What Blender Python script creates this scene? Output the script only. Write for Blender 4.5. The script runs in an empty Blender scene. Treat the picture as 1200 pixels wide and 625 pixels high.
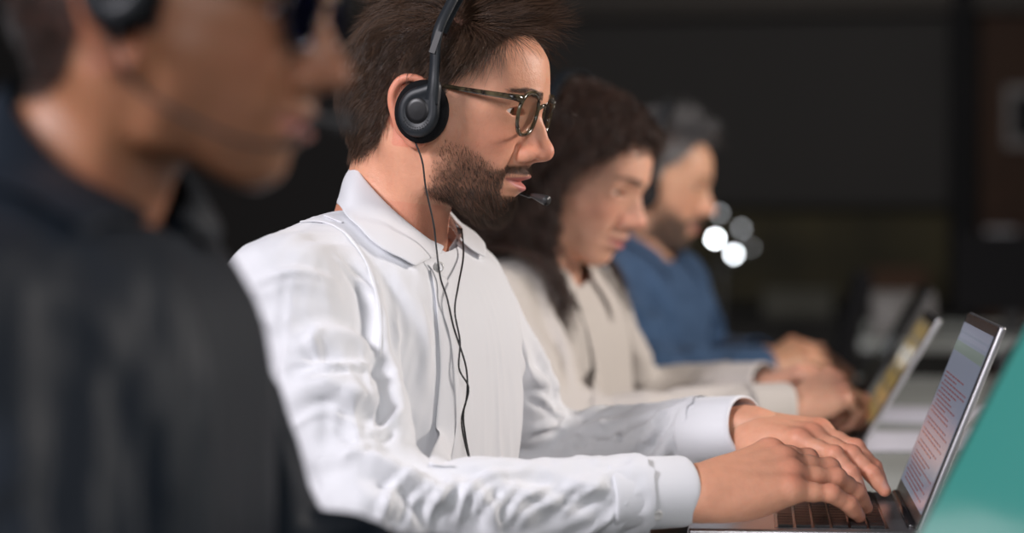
import bpy, bmesh, math, random
import numpy as np
import openvdb as vdb
from mathutils import Vector, Matrix, Euler, Quaternion
from mathutils.bvhtree import BVHTree

# ------------------------------------------------------------------ camera, world, lights, exposure
sc = bpy.context.scene
COL = sc.collection
F_PX = 2600.0
CAM = Vector((0.0, 0.0, 1.05))
YAW, PITCH = math.radians(8.7), math.radians(1.37)
FWD = Vector((-math.sin(YAW) * math.cos(PITCH), math.cos(YAW) * math.cos(PITCH), -math.sin(PITCH)))
RGT = Vector((math.cos(YAW), math.sin(YAW), 0.0))
UPV = RGT.cross(FWD)


def P(px, py, d):
    """a point of the place, measured off the photograph at depth d (metres)"""
    return CAM + FWD * d + RGT * ((px - 600.0) / F_PX * d) + UPV * ((312.5 - py) / F_PX * d)


cd = bpy.data.cameras.new('camera')
cam = bpy.data.objects.new('camera', cd)
COL.objects.link(cam)
cam.matrix_world = Matrix((
    (RGT.x, UPV.x, -FWD.x, CAM.x), (RGT.y, UPV.y, -FWD.y, CAM.y), (RGT.z, UPV.z, -FWD.z, CAM.z), (0, 0, 0, 1)))
cd.sensor_width = 36.0
cd.lens = 36.0 * F_PX / 1200.0
cd.clip_start = 0.05
cd.dof.use_dof = True
cd.dof.focus_distance = 2.2
cd.dof.aperture_fstop = 2.3
cd.dof.aperture_blades = 0
sc.camera = cam
sc.view_settings.view_transform = 'Standard'
sc.view_settings.look = 'None'
sc.view_settings.exposure = 0.0
sc.view_settings.gamma = 1.0
sc.view_settings.use_curve_mapping = False

world = bpy.data.worlds.new('dark_room')
sc.world = world
world.use_nodes = True
world.node_tree.nodes['Background'].inputs[0].default_value = (0.55, 0.6, 0.7, 1)
world.node_tree.nodes['Background'].inputs[1].default_value = 0.02


def area(name, loc, target, size, power, color, size_y=None, spread=None):
    l = bpy.data.lights.new(name, 'AREA')
    l.shape = 'RECTANGLE'
    l.size = size
    l.size_y = size_y or size
    l.energy = power
    l.color = color
    if spread:
        l.spread = math.radians(spread)
    o = bpy.data.objects.new(name, l)
    COL.objects.link(o)
    o.location = loc
    d = Vector(target) - Vector(loc)
    o.rotation_euler = d.to_track_quat('-Z', 'Y').to_euler()
    return o


LIGHTS = [
    # cool soft key from behind and above the near end of the row
    ('key_light', (-1.9, 0.2, 2.35), (-0.4, 2.2, 1.0), 0.6, 74, (0.98, 0.94, 1.0), 0.6),
    # neutral lamp in front of the row that lights the faces
    ('front_light', (2.0, 3.0, 1.9), (-0.4, 2.6, 1.1), 0.45, 60, (1.0, 0.91, 0.85), 0.45),
    ('near_fill', (0.30, -0.3, 1.80), (-0.45, 2.1, 1.0), 0.6, 19, (0.98, 0.97, 1.0), 0.8),  # added fill beside the camera, lifts the white shirt and the cheeks
    # dim fill added over the far end of the room to brighten the background
    ('far_fill', (0.0, 6.5, 2.6), (-0.3, 9.0, 0.8), 1.5, 26, (1.0, 0.96, 0.92), 1.5),
]
for L in LIGHTS:
    area(L[0], L[1], L[2], L[3], L[4], L[5], L[6])


# ------------------------------------------------------------------ helpers
def tag(o, label=None, cat=None, group=None, kind=None):
    if label:
        o['label'] = label
    if cat:
        o['category'] = cat
    if group:
        o['group'] = group
    if kind:
        o['kind'] = kind
    return o


def link_mesh(name, me, m=None, parent=None, smooth=True):
    o = bpy.data.objects.new(name, me)
    COL.objects.link(o)
    if m is not None:
        for mm in (m if isinstance(m, (list, tuple)) else [m]):
            me.materials.append(mm)
    if smooth:
        me.polygons.foreach_set('use_smooth', np.ones(len(me.polygons), bool))
    if parent is not None:
        o.parent = parent
        o.matrix_parent_inverse = parent.matrix_world.inverted()
    return o


def pydata(name, v, f, m=None, parent=None, smooth=True):
    me = bpy.data.meshes.new(name)
    if isinstance(f, np.ndarray):
        fast_mesh(me, np.asarray(v, np.float32), f)
    else:
        me.from_pydata([tuple(map(float, p)) for p in v], [], [list(map(int, q)) for q in f])
    me.update()
    return link_mesh(name, me, m, parent, smooth)


def fast_mesh(me, v, q):
    n, k = q.shape
    me.vertices.add(len(v))
    me.vertices.foreach_set('co', v.astype(np.float32).ravel())
    me.loops.add(n * k)
    me.loops.foreach_set('vertex_index', q.astype(np.int32).ravel())
    me.polygons.add(n)
    me.polygons.foreach_set('loop_start', np.arange(0, n * k, k, dtype=np.int32))
    me.polygons.foreach_set('loop_total', np.full(n, k, np.int32))
    me.update(calc_edges=True)


def empty(name, loc=(0, 0, 0)):
    o = bpy.data.objects.new(name, None)
    COL.objects.link(o)
    o.location = loc
    o.matrix_world = Matrix.Translation(Vector(loc))
    return o


def bm_obj(name, bm, m=None, parent=None, smooth=False, bevel=0.0):
    if bevel > 0:
        bmesh.ops.bevel(bm, geom=[e for e in bm.edges if len(e.link_faces) == 2 and e.calc_face_angle(0) > 0.6],
                        offset=bevel, segments=2, affect='EDGES', profile=0.5)
    me = bpy.data.meshes.new(name)
    bmesh.ops.recalc_face_normals(bm, faces=bm.faces[:])
    bm.to_mesh(me)
    bm.free()
    return link_mesh(name, me, m, parent, smooth)


def add_box(bm, c, s, rot=None):
    M = Matrix.Translation(Vector(c)) @ (rot.to_4x4() if rot is not None else Matrix()) @ Matrix.Diagonal((s[0], s[1], s[2], 1))
    r = bmesh.ops.create_cube(bm, size=1.0)
    bmesh.ops.transform(bm, matrix=M, verts=r['verts'])
    return r['verts']


def catmull(pts, n=8):
    pts = [Vector(p) for p in pts]
    out = []
    e = [pts[0] * 2 - pts[1]] + pts + [pts[-1] * 2 - pts[-2]]
    for i in range(1, len(e) - 2):
        p0, p1, p2, p3 = e[i - 1], e[i], e[i + 1], e[i + 2]
        for k in range(n):
            t = k / n
            out.append(0.5 * ((2 * p1) + (p2 - p0) * t + (2 * p0 - 5 * p1 + 4 * p2 - p3) * t * t + (3 * p1 - p0 - 3 * p2 + p3) * t ** 3))
    out.append(pts[-1])
    return out


def sweep(bm, pts, prof, up=(0, 0, 1), scale=None, closed=False, cap=True):
    """sweep the 2-D section prof [(side, up)] along pts; scale may be per point (sx, sy)"""
    pts = [Vector(p) for p in pts]
    n = len(pts)
    rings = []
    upv = Vector(up)
    for i, p in enumerate(pts):
        if closed:
            t = (pts[(i + 1) % n] - pts[i - 1]).normalized()
        else:
            t = (pts[min(i + 1, n - 1)] - pts[max(i - 1, 0)]).normalized()
        s = t.cross(upv)
        if s.length < 1e-5:
            s = t.cross(Vector((1, 0, 0)))
        s.normalize()
        u = s.cross(t).normalized()
        sx, sy = (1, 1) if scale is None else scale[i]
        rings.append([bm.verts.new(p + s * (a * sx) + u * (b * sy)) for a, b in prof])
    m = len(prof)
    for i in range(n if closed else n - 1):
        a, b = rings[i], rings[(i + 1) % n]
        for k in range(m):
            bm.faces.new((a[k], a[(k + 1) % m], b[(k + 1) % m], b[k]))
    if cap and not closed:
        bm.faces.new(rings[0][::-1])
        bm.faces.new(rings[-1])
    return rings


def circ(r, n=10, ry=None):
    return [(r * math.cos(2 * math.pi * k / n), (ry or r) * math.sin(2 * math.pi * k / n)) for k in range(n)]


# ------------------------------------------------------------------ materials
def hexc(h):
    h = h.lstrip('#')
    c = [int(h[i:i + 2], 16) / 255 for i in (0, 2, 4)]
    return tuple(x / 12.92 if x <= 0.04045 else ((x + 0.055) / 1.055) ** 2.4 for x in c) + (1,)


def mat(name, color, rough=0.5, metal=0.0, spec=0.5, bump=None, emit=None, emit_s=0, coat=0, sheen=0,
        noise=None, sss=0, attr=None, trans=0, alpha=1, ior=1.45, bump2=None, aniso=0):
    m = bpy.data.materials.new(name)
    m.use_nodes = True
    nt = m.node_tree
    b = nt.nodes['Principled BSDF']
    b.inputs['Base Color'].default_value = color
    b.inputs['Roughness'].default_value = rough
    b.inputs['Metallic'].default_value = metal
    b.inputs['Specular IOR Level'].default_value = spec
    b.inputs['IOR'].default_value = ior
    b.inputs['Coat Weight'].default_value = coat
    b.inputs['Sheen Weight'].default_value = sheen
    b.inputs['Transmission Weight'].default_value = trans
    b.inputs['Alpha'].default_value = alpha
    if emit:
        b.inputs['Emission Color'].default_value = emit
        b.inputs['Emission Strength'].default_value = emit_s
    if sss:
        b.inputs['Subsurface Weight'].default_value = sss
        b.inputs['Subsurface Radius'].default_value = (1.0, 0.35, 0.2)
        b.inputs['Subsurface Scale'].default_value = 0.006
    tc = nt.nodes.new('ShaderNodeTexCoord')
    src = None
    if attr:
        at = nt.nodes.new('ShaderNodeAttribute')
        at.attribute_name = attr
        src = at.outputs['Color']
    if noise:   # (scale, color2, amount)
        n = nt.nodes.new('ShaderNodeTexNoise')
        n.inputs['Scale'].default_value = noise[0]
        n.inputs['Detail'].default_value = 6
        nt.links.new(tc.outputs['Object'], n.inputs['Vector'])
        mr = nt.nodes.new('ShaderNodeMapRange')
        mr.inputs['From Min'].default_value = 0.35
        mr.inputs['From Max'].default_value = 0.7
        mr.inputs['To Max'].default_value = noise[2]
        nt.links.new(n.outputs['Fac'], mr.inputs['Value'])
        mx = nt.nodes.new('ShaderNodeMix')
        mx.data_type = 'RGBA'
        nt.links.new(mr.outputs['Result'], mx.inputs['Factor'])
        if src is not None:
            nt.links.new(src, mx.inputs['A'])
        else:
            mx.inputs['A'].default_value = color
        mx.inputs['B'].default_value = noise[1]
        src = mx.outputs['Result']
    if src is not None:
        nt.links.new(src, b.inputs['Base Color'])
    last = None
    for bp in (bump, bump2):
        if bp:
            n = nt.nodes.new('ShaderNodeTexNoise')
            n.inputs['Scale'].default_value = bp[0]
            n.inputs['Detail'].default_value = 4
            nt.links.new(tc.outputs['Object'], n.inputs['Vector'])
            bu = nt.nodes.new('ShaderNodeBump')
            bu.inputs['Strength'].default_value = 1.0
            bu.inputs['Distance'].default_value = bp[1]
            nt.links.new(n.outputs['Fac'], bu.inputs['Height'])
            if last is not None:
                nt.links.new(last, bu.inputs['Normal'])
            last = bu.outputs['Normal']
    if last is not None:
        nt.links.new(last, b.inputs['Normal'])
    return m


M = {}
M['skin'] = mat('skin', (0.6, 0.35, 0.25, 1), 0.46, sss=0.25, attr='tint', noise=(90, (0.45, 0.16, 0.1, 1), 0.16),
                bump=(900, 0.00025), bump2=(260, 0.0004))
M['white_cotton'] = mat('white_cotton', (0.79, 0.80, 0.83, 1), 0.85, spec=0.2, sheen=0.15, bump=(1400, 0.00015))
M['cream_cotton'] = mat('cream_cotton', (0.58, 0.54, 0.50, 1), 0.85, spec=0.2, sheen=0.1, bump=(300, 0.0003))
M['blue_denim'] = mat('blue_denim', (0.04, 0.080, 0.155, 1), 0.85, spec=0.2, sheen=0.08, noise=(40, (0.07, 0.13, 0.24, 1), 0.5))
M['black_cotton'] = mat('black_cotton', (0.0085, 0.0130, 0.0200, 1), 0.6, spec=0.22)
M['brown_hair'] = mat('brown_hair', (0.05, 0.028, 0.017, 1), 0.42, spec=0.5, attr='tint')
M['black_plastic'] = mat('black_plastic', (0.014, 0.017, 0.021, 1), 0.45, spec=0.5, bump=(1500, 0.00008))
M['black_foam'] = mat('black_foam', (0.008, 0.008, 0.009, 1), 0.95, spec=0.15, bump=(1200, 0.0006))
M['black_rubber'] = mat('black_rubber', (0.012, 0.012, 0.013, 1), 0.5)
M['dark_grille'] = mat('dark_grille', (0.005, 0.005, 0.006, 1), 0.38, spec=0.5)
M['eye_white'] = mat('eye_white', (0.75, 0.7, 0.68, 1), 0.15, sss=0.1)
M['iris'] = mat('iris', (0.06, 0.03, 0.015, 1), 0.1)
M['silver'] = mat('silver', (0.62, 0.63, 0.65, 1), 0.3, metal=1.0)
M['button'] = mat('button', (0.75, 0.74, 0.72, 1), 0.25, spec=0.6)


# ------------------------------------------------------------------ distance fields
class Field:
    def __init__(self, lo, hi, h, big=0.05):
        self.h = h
        self.lo = np.array(lo, np.float32)
        self.n = [int(math.ceil((hi[i] - lo[i]) / h)) + 1 for i in range(3)]
        self.ax = [self.lo[i] + h * np.arange(self.n[i], dtype=np.float32) for i in range(3)]
        self.f = np.full(self.n, big, np.float32)

    def _sl(self, box):
        if box is None:
            return (slice(None),) * 3
        out = []
        for i in range(3):
            a = int(np.clip(math.floor((box[0][i] - self.lo[i]) / self.h), 0, self.n[i]))
            b = int(np.clip(math.ceil((box[1][i] - self.lo[i]) / self.h) + 1, 0, self.n[i]))
            out.append(slice(a, b))
        return tuple(out)

    def grid(self, sl):
        return (self.ax[0][sl[0]][:, None, None], self.ax[1][sl[1]][None, :, None], self.ax[2][sl[2]][None, None, :])

    def op(self, fn, k=0.0, box=None, mode='add'):
        sl = self._sl(box)
        if any(s.stop is not None and s.stop <= s.start for s in sl):
            return self
        g = self.grid(sl)
        d = np.broadcast_to(fn(*g), self.f[sl].shape)
        a = self.f[sl]
        if mode == 'add':
            self.f[sl] = smin(a, d, k)
        elif mode == 'sub':
            self.f[sl] = -smin(-a, d, k)
        elif mode == 'and':
            self.f[sl] = -smin(-a, -d, k)
        elif mode == 'push':     # displace the surface outward by d
            self.f[sl] = a - d
        return self

    def cap(self, a, b, ra, rb, k=0.01, mode='add'):
        m = max(ra, rb) + k + 3 * self.h + 0.004
        lo = [min(a[i], b[i]) - m for i in range(3)]
        hi = [max(a[i], b[i]) + m for i in range(3)]
        return self.op(lambda x, y, z: sd_cone(x, y, z, a, b, ra, rb), k, (lo, hi), mode)

    def ell(self, c, r, k=0.01, mode='add', rot=None):
        m = max(r) + k + 3 * self.h + 0.004
        return self.op(lambda x, y, z: sd_ell(x, y, z, c, r, rot), k, ([c[i] - m for i in range(3)], [c[i] + m for i in range(3)]), mode)

    def chain(self, pts, rs, k=0.008):
        for i in range(len(pts) - 1):
            self.cap(pts[i], pts[i + 1], rs[i], rs[i + 1], k)
        return self

    def mesh(self):
        g = vdb.FloatGrid(0.1)
        g.copyFromArray(np.ascontiguousarray(np.clip(self.f, -0.09, 0.09)))
        p, q = g.convertToQuads(0.0)
        return p * self.h + self.lo, q.astype(np.int64)


def smin(a, b, k):
    if k <= 0:
        return np.minimum(a, b)
    h = np.maximum(k - np.abs(a - b), 0) / k
    return np.minimum(a, b) - h * h * (k * 0.25)


def sd_cone(x, y, z, a, b, ra, rb):
    ab = [b[i] - a[i] for i in range(3)]
    L = max(sum(v * v for v in ab), 1e-12)
    px, py, pz = x - a[0], y - a[1], z - a[2]
    t = np.clip((px * ab[0] + py * ab[1] + pz * ab[2]) / L, 0, 1)
    return np.sqrt((px - ab[0] * t) ** 2 + (py - ab[1] * t) ** 2 + (pz - ab[2] * t) ** 2) - (ra + (rb - ra) * t)


def sd_ell(x, y, z, c, r, rot=None):
    px, py, pz = x - c[0], y - c[1], z - c[2]
    if rot is not None:
        R = rot if isinstance(rot, Matrix) else Euler(rot).to_matrix()
        R = R.transposed()
        px, py, pz = (R[0][0] * px + R[0][1] * py + R[0][2] * pz, R[1][0] * px + R[1][1] * py + R[1][2] * pz,
                      R[2][0] * px + R[2][1] * py + R[2][2] * pz)
    k0 = np.sqrt((px / r[0]) ** 2 + (py / r[1]) ** 2 + (pz / r[2]) ** 2)
    k1 = np.sqrt((px / r[0] ** 2) ** 2 + (py / r[1] ** 2) ** 2 + (pz / r[2] ** 2) ** 2) + 1e-9
    return k0 * (k0 - 1) / k1


def ga(u, s):
    return np.exp(-(u / s) ** 2)


def interp(z, tab):
    t = sorted(tab)
    return np.interp(z, [a for a, _ in t], [b for _, b in t]).astype(np.float32)


def smooth_tab(tab, sig=0.0035):
    """a table resampled and softened so that no facet shows"""
    t = sorted(tab)
    zs = np.arange(t[0][0], t[-1][0] + 1e-6, 0.0005)
    v = np.interp(zs, [a for a, _ in t], [b for _, b in t])
    k = np.exp(-(np.arange(-30, 31) * 0.0005 / sig) ** 2 / 2)
    k /= k.sum()
    v = np.convolve(np.pad(v, 30, mode='edge'), k, mode='valid')
    return list(zip(zs.tolist(), v.tolist()))


# ------------------------------------------------------------------ heads
PROFILE = [(0.13, 0.075), (0.11, 0.102), (0.09, 0.1155), (0.0719, 0.1217), (0.0488, 0.1250), (0.0331, 0.1262), (0.024, 0.1235), (0.0165, 0.1240),
           (0.0056, 0.1305), (-0.006, 0.1352), (-0.0135, 0.1382), (-0.020, 0.1388), (-0.0262, 0.1355), (-0.0296, 0.1270), (-0.0318, 0.1215),
           (-0.0345, 0.1190), (-0.041, 0.1185), (-0.0460, 0.1190), (-0.0490, 0.1165), (-0.0515, 0.1105), (-0.0540, 0.1125), (-0.0585, 0.1135),
           (-0.0640, 0.1095), (-0.070, 0.1045), (-0.0785, 0.1030), (-0.0870, 0.0995), (-0.0955, 0.090), (-0.105, 0.07)]
BASE = [(0.13, 0.075), (0.11, 0.102), (0.09, 0.1155), (0.0719, 0.1217), (0.0488, 0.1250), (0.0331, 0.1240), (0.018, 0.1165), (0.0, 0.1110),
        (-0.02, 0.1100), (-0.035, 0.1100), (-0.05, 0.1070), (-0.062, 0.1040), (-0.070, 0.1015), (-0.0785, 0.1005), (-0.087, 0.0975), (-0.0955, 0.090), (-0.105, 0.07)]
WIDTH = [(0.13, 0.062), (0.09, 0.070), (0.06, 0.0725), (0.03, 0.0715), (0.0, 0.0705), (-0.02, 0.0685), (-0.045, 0.0640), (-0.07, 0.0565), (-0.09, 0.048), (-0.11, 0.040)]


def head_field(h, prm):
    """a head in its own axes: x forward, y to its left, z up, the origin between the ear canals"""
    prof = smooth_tab(prm.get('profile', PROFILE), 0.0011)
    base = smooth_tab(prm.get('base', BASE), 0.004)
    wid = smooth_tab(prm.get('width', WIDTH), 0.006)
    ws = prm.get('wscale', 1.0)
    nz = prm.get('neck', ((-0.012, 0, -0.05), (-0.03, 0, -0.12), (-0.06, 0, -0.2)))
    nr = prm.get('neck_r', (0.056, 0.056, 0.066))
    lo = (-0.15, -0.1, min(-0.13, nz[-1][2] - 0.03))
    lo = (min(lo[0], nz[-1][0] - 0.09), min(lo[1], nz[-1][1] - 0.08), lo[2])
    F = Field(lo, (0.152, 0.1, 0.14), h)
    # cranium
    F.ell((0.020, 0, 0.043), (0.0985, 0.0745 * ws, 0.0875), 0)
    F.ell((-0.028, 0, 0.02), (0.055, 0.060 * ws, 0.055), 0.03)
    eyex, eyey, eyez = prm.get('eye', (0.0915, 0.0315, 0.0185))
    nw = prm.get('nose_w', 1.0)
    lip = prm.get('lip', 1.0)

    def face(x, y, z):
        ay = np.abs(y)
        zz = z
        B = interp(zz, base)
        Pf = interp(zz, prof)
        W = interp(zz, wid) * ws
        D = Pf - B
        # nose part above the lip, lip part below
        wn = interp(zz, smooth_tab([(0.13, 0.02), (0.04, 0.02), (0.028, 0.0135), (0.016, 0.0085), (0.0, 0.0095), (-0.012, 0.0115), (-0.022, 0.0125), (-0.031, 0.010), (-0.036, 0.012), (-0.046, 0.024), (-0.06, 0.022), (-0.075, 0.017), (-0.1, 0.02)], 0.003)) * nw
        pw = 2.3
        L = np.exp(-(ay / wn) ** pw)
        # philtrum hollow and lip body follow the mouth's width
        dx = D * L
        # mouth groove
        zm = -0.0515 + 0.0015 * (ay / 0.02) ** 2 * prm.get('mouth_curve', 1.0)
        g = -0.0052 * ga(zz - zm, 0.0017) * np.clip(1 - (ay / 0.026) ** 2, 0, 1) * (ay > 0.0)
        dx = dx + g * (1 - 0.5 * L)
        dx = dx + lip * 0.0026 * ga(zz - zm - 0.0062 + 0.06 * ay, 0.0036) * np.clip(1 - (ay / 0.024) ** 2, 0, 1)
        dx = dx + lip * 0.0040 * ga(zz - zm + 0.0072 - 0.05 * ay, 0.0042) * np.clip(1 - (ay / 0.022) ** 2, 0, 1)
        dx = dx - 0.002 * ga(ay - 0.027, 0.005) * ga(zz - zm, 0.006)
        # brow ridge, socket, cheek bone, fold, chin
        dx = dx + 0.0035 * ga(ay - 0.024, 0.018) * ga(zz - (eyez + 0.0165 - 0.10 * np.abs(ay - 0.02)), 0.007)
        dx = dx - 0.0140 * ga(ay - 0.029, 0.0165) * ga(zz - eyez - 0.001, 0.0115)
        dx = dx + 0.0045 * ga(ay - 0.046, 0.018) * ga(zz + 0.012, 0.013)
        dx = dx - 0.0035 * ga(ay - 0.050, 0.016) * ga(zz + 0.048, 0.018)
        fy = 0.0185 + (-(zz + 0.026)) * 0.38
        dx = dx - 0.0022 * ga(ay - fy, 0.0045) * ga(zz + 0.036, 0.012)
        dx = dx + 0.0018 * ga(ay - fy - 0.008, 0.007) * ga(zz + 0.034, 0.014)
        xx = x - dx
        n = 2.25
        fr = np.where(xx > 0, np.abs(xx) / B, np.abs(xx) / 0.05)
        s = (fr ** n + (ay / W) ** n) ** (1 / n)
        return (s - 1) * np.minimum(W, B) * 0.9

    def jaw(x, y, z):
        ay = np.abs(y)
        zl = -0.0650 - (x - 0.027) * 0.64 + np.clip(x - 0.085, 0, 1) * 0.7
        return (zl + 0.10 * (ay / 0.06) ** 2 * 0.03 - z) * 0.86

    G = Field(F.lo, (0.152, 0.1, 0.14), h)
    G.f = np.broadcast_to(face(*G.grid((slice(None),) * 3)), G.f.shape).astype(np.float32)
    G.op(jaw, 0.016, None, 'and')
    G.op(lambda x, y, z: (z - 0.095) + 0 * x + 0 * y, 0.03, None, 'and')
    F.f = smin(F.f, G.f, 0.018)
    # temples flatter
    for s in (-1, 1):
        F.ell((0.088, s * 0.083 * ws, 0.045), (0.035, 0.018, 0.03), 0.02, 'sub')
    # masseter / jaw angle
    for s in (-1, 1):
        F.cap((0.048, s * 0.050 * ws, -0.012), (0.032, s * 0.047 * ws, -0.060), 0.014, 0.012, 0.02)
    # neck
    F.chain(nz, nr, 0.022)
    for s in (-1, 1):
        F.cap((0.006, s * 0.052, -0.03), (nz[1][0] + 0.035, nz[1][1] + s * 0.032, nz[1][2] - 0.02), 0.014, 0.012, 0.02)
    F.ell((nz[1][0] + nr[1] * 0.93, nz[1][1], nz[1][2] - 0.012), (0.010, 0.009, 0.014), 0.02)
    # nose wings, nostrils
    for s in (-1, 1):
        F.ell((0.1185, s * 0.0128 * nw, -0.0238), (0.0115, 0.0062, 0.0078), 0.006, rot=(0, -0.25, -s * 0.35))
        F.ell((0.1240, s * 0.0076 * nw, -0.0295), (0.0078, 0.0034, 0.0052), 0.003, 'sub', rot=(0, 0.1, -s * 0.35))
        F.cap((0.1085, s * 0.0178 * nw, -0.0165), (0.1075, s * 0.0195 * nw, -0.0300), 0.0013, 0.0011, 0.005, 'sub')
    F.ell((0.1318, 0, -0.0190), (0.0088, 0.0095 * nw, 0.0085), 0.008)
    # eyelids: a shell round the eyeball with a slit cut through it
    lid = prm.get('lid', 0.36)
    for s in (-1, 1):
        c = (eyex, s * eyey, eyez)
        F.ell(c, (0.0139, 0.0145, 0.0136), 0.006)
        # upper lid fold
        F.ell((eyex + 0.006, s * (eyey + 0.001), eyez + 0.0105), (0.009, 0.0145, 0.0042), 0.006, rot=(s * -0.10, 0, s * 0.18))
        yy0 = s * eyey

        def slit(x, y, z, yy0=yy0, s=s):
            v = (y - yy0) * s
            up = prm.get('open', 0.0050) * np.clip(1 - (v / 0.0128) ** 2, -1, 1)
            dn = -0.0036 * np.clip(1 - (v / 0.0128) ** 2, -1, 1)
            zc = z - (eyez - prm.get('look', 0.0015)) - 0.06 * v
            d = np.maximum(zc - up, dn - zc)
            return np.maximum(d, (eyex + 0.004) - x)
        F.op(slit, 0.0008, ((eyex - 0.0, min(yy0 - 0.017, yy0 + 0.017), eyez - 0.013), (eyex + 0.03, yy0 + 0.017, eyez + 0.013)), 'sub')
    # ears
    er = prm.get('ear', 1.0)
    if er:
        for s in (-1, 1):
            y0 = s * 0.0705 * ws
            out = [(0.010, 0.0, 0.020), (0.005, 0.5, 0.033), (-0.007, 0.9, 0.0385), (-0.020, 1.0, 0.034), (-0.0265, 1.0, 0.020),
                   (-0.0235, 0.8, 0.003), (-0.014, 0.5, -0.012), (-0.006, 0.25, -0.024), (0.003, 0.05, -0.024), (0.006, 0.0, -0.012)]
            EX = 0.022
            op = [(p[0] + EX, y0 + s * (0.002 + 0.0135 * p[1]), p[2]) for p in out]
            op = [tuple(v) for v in catmull(op, 4)]
            for i in range(len(op) - 1):
                F.cap(op[i], op[i + 1], 0.0034, 0.0034, 0.003)
            F.ell((EX - 0.008, y0 + s * 0.006, 0.008), (0.0185, 0.0048, 0.030), 0.003, rot=(s * -0.02, 0.12, s * -0.42))
            F.ell((EX - 0.001, y0 + s * 0.0085, 0.0005), (0.0095, 0.0062, 0.012), 0.004, 'sub')
            F.cap((EX - 0.013, y0 + s * 0.012, 0.024), (EX - 0.0165, y0 + s * 0.012, 0.002), 0.0028, 0.0026, 0.003)
            F.cap((EX + 0.0065, y0 + s * 0.004, 0.003), (EX + 0.0065, y0 + s * 0.004, -0.004), 0.004, 0.004, 0.003)
            F.ell((EX - 0.0005, y0 + s * 0.0055, -0.021), (0.0075, 0.0042, 0.0085), 0.004)
    return F


def set_tint(me, cols, name='tint'):
    a = me.color_attributes.new(name, 'FLOAT_COLOR', 'POINT')
    c = np.ones((len(me.vertices), 4), np.float32)
    c[:, :3] = cols
    a.data.foreach_set('color', c.ravel())


def head_colors(v, prm):
    """skin colour of each point of the head (no light or shade)"""
    x, y, z = v[:, 0], v[:, 1], v[:, 2]
    ay = np.abs(y)
    skin = np.array(prm['skin'])
    red = np.array(prm['red'])
    c = np.tile(skin, (len(v), 1))

    def mixc(c, col, w):
        w = np.clip(w, 0, 1)[:, None]
        return c * (1 - w) + np.array(col) * w
    c = mixc(c, red, 0.35 * ga(ay - 0.040, 0.022) * ga(z + 0.012, 0.022) * (x > 0.05))
    c = mixc(c, red, 0.45 * ga(ay, 0.017) * ga(z + 0.019, 0.012) * (x > 0.11))
    c = mixc(c, red, 0.55 * (x < 0.034) * (x > -0.02) * (ay > 0.071) * (z > -0.03) * (z < 0.045))
    c = mixc(c, red, 0.3 * (z < -0.085) * (x < 0.05))
    c = mixc(c, np.array(prm['skin']) * 0.62, 0.35 * ga(ay - 0.030, 0.016) * ga(z - 0.009, 0.006) * (x > 0.08))
    zm = -0.0515 + 0.0015 * (ay / 0.02) ** 2
    lipm = (x > 0.092) * np.clip((0.0255 - ay) / 0.003, 0, 1)
    up = 0.0078 * np.clip(1 - (ay / 0.0255) ** 1.6, 0, 1)
    dn = 0.0112 * np.clip(1 - (ay / 0.0245) ** 2, 0, 1)
    inside = np.clip((up - (z - zm)) / 0.0014, 0, 1) * np.clip(((z - zm) + dn) / 0.0016, 0, 1)
    c = mixc(c, prm['lipc'], 0.95 * lipm * inside)
    if prm.get('beard'):
        bm_ = beard_mask(v, prm)
        c = mixc(c, prm['beardc'], prm.get('stub', 0.55) * bm_)
    # scalp under the hair
    if prm.get('scalp') is not None:
        c = mixc(c, prm['scalp'], prm['hairmask'](v))
    c = mixc(c, np.array(prm['browc']), prm.get('brow', 0.6) * brow_mask(v, prm))
    return c


def sst(u):
    u = np.clip(u, 0, 1)
    return u * u * (3 - 2 * u)


def brow_mask(v, prm):
    x, y, z = v[:, 0], v[:, 1], v[:, 2]
    ay = np.abs(y)
    ez = prm.get('eye', (0, 0, 0.0185))[2]
    zc = ez + 0.0165 + 0.16 * (ay - 0.012) - 7.0 * np.clip(ay - 0.028, 0, 1) ** 2 * 1.6
    hw = 0.0046 - 0.085 * np.clip(ay - 0.018, 0, 0.04)
    return sst((hw - np.abs(z - zc)) / 0.002) * sst((ay - 0.008) / 0.004) * sst((0.051 - ay) / 0.006) * (x > 0.06)


def beard_mask(v, prm):
    x, y, z = v[:, 0], v[:, 1], v[:, 2]
    ay = np.abs(y)
    # upper edge of the cheek beard: from the sideburn down to the corner of the mouth
    t = np.clip((x - 0.038) / 0.066, 0, 1)
    ze = 0.028 - 0.062 * t ** 0.75
    cheek = sst((ze - z) / 0.034) * sst((x - 0.026) / 0.02)
    zlow = -0.079 - 0.55 * (x - 0.03)
    low = sst((z - zlow) / 0.014)
    m = cheek * low * (x < 0.098)
    zm = -0.0515
    # moustache and chin
    mo = sst((0.030 - ay) / 0.006) * sst((z - (zm + 0.0075 - 0.10 * ay)) / 0.003) * sst((-0.0325 - 0.12 * ay - z) / 0.003) * (x > 0.085)
    side = sst((ay - 0.0205) / 0.004) * sst((zm + 0.013 - z) / 0.006) * sst((z + 0.075) / 0.004) * (x > 0.07)
    chin = sst((-0.0655 - z) / 0.003) * (x > 0.03) * low
    # clear below the lower lip at the sides, keep the tuft
    m = np.maximum.reduce([m, mo * 1.3, side * (x < 0.115), chin])
    lipz = (z > zm - 0.0125) & (z < zm + 0.007) & (ay < 0.0245) & (x > 0.095)
    dens = 0.20 + 0.80 * sst((x - 0.04) / 0.06 + (-0.025 - z) / 0.06)
    dens = np.where(mo > 0.1, 1.0, dens)
    return np.where(lipz, 0, m * dens)


def solid(o, t, offset=-1):
    m = o.modifiers.new('thickness', 'SOLIDIFY')
    m.thickness = t
    m.offset = offset
    return o


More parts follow.
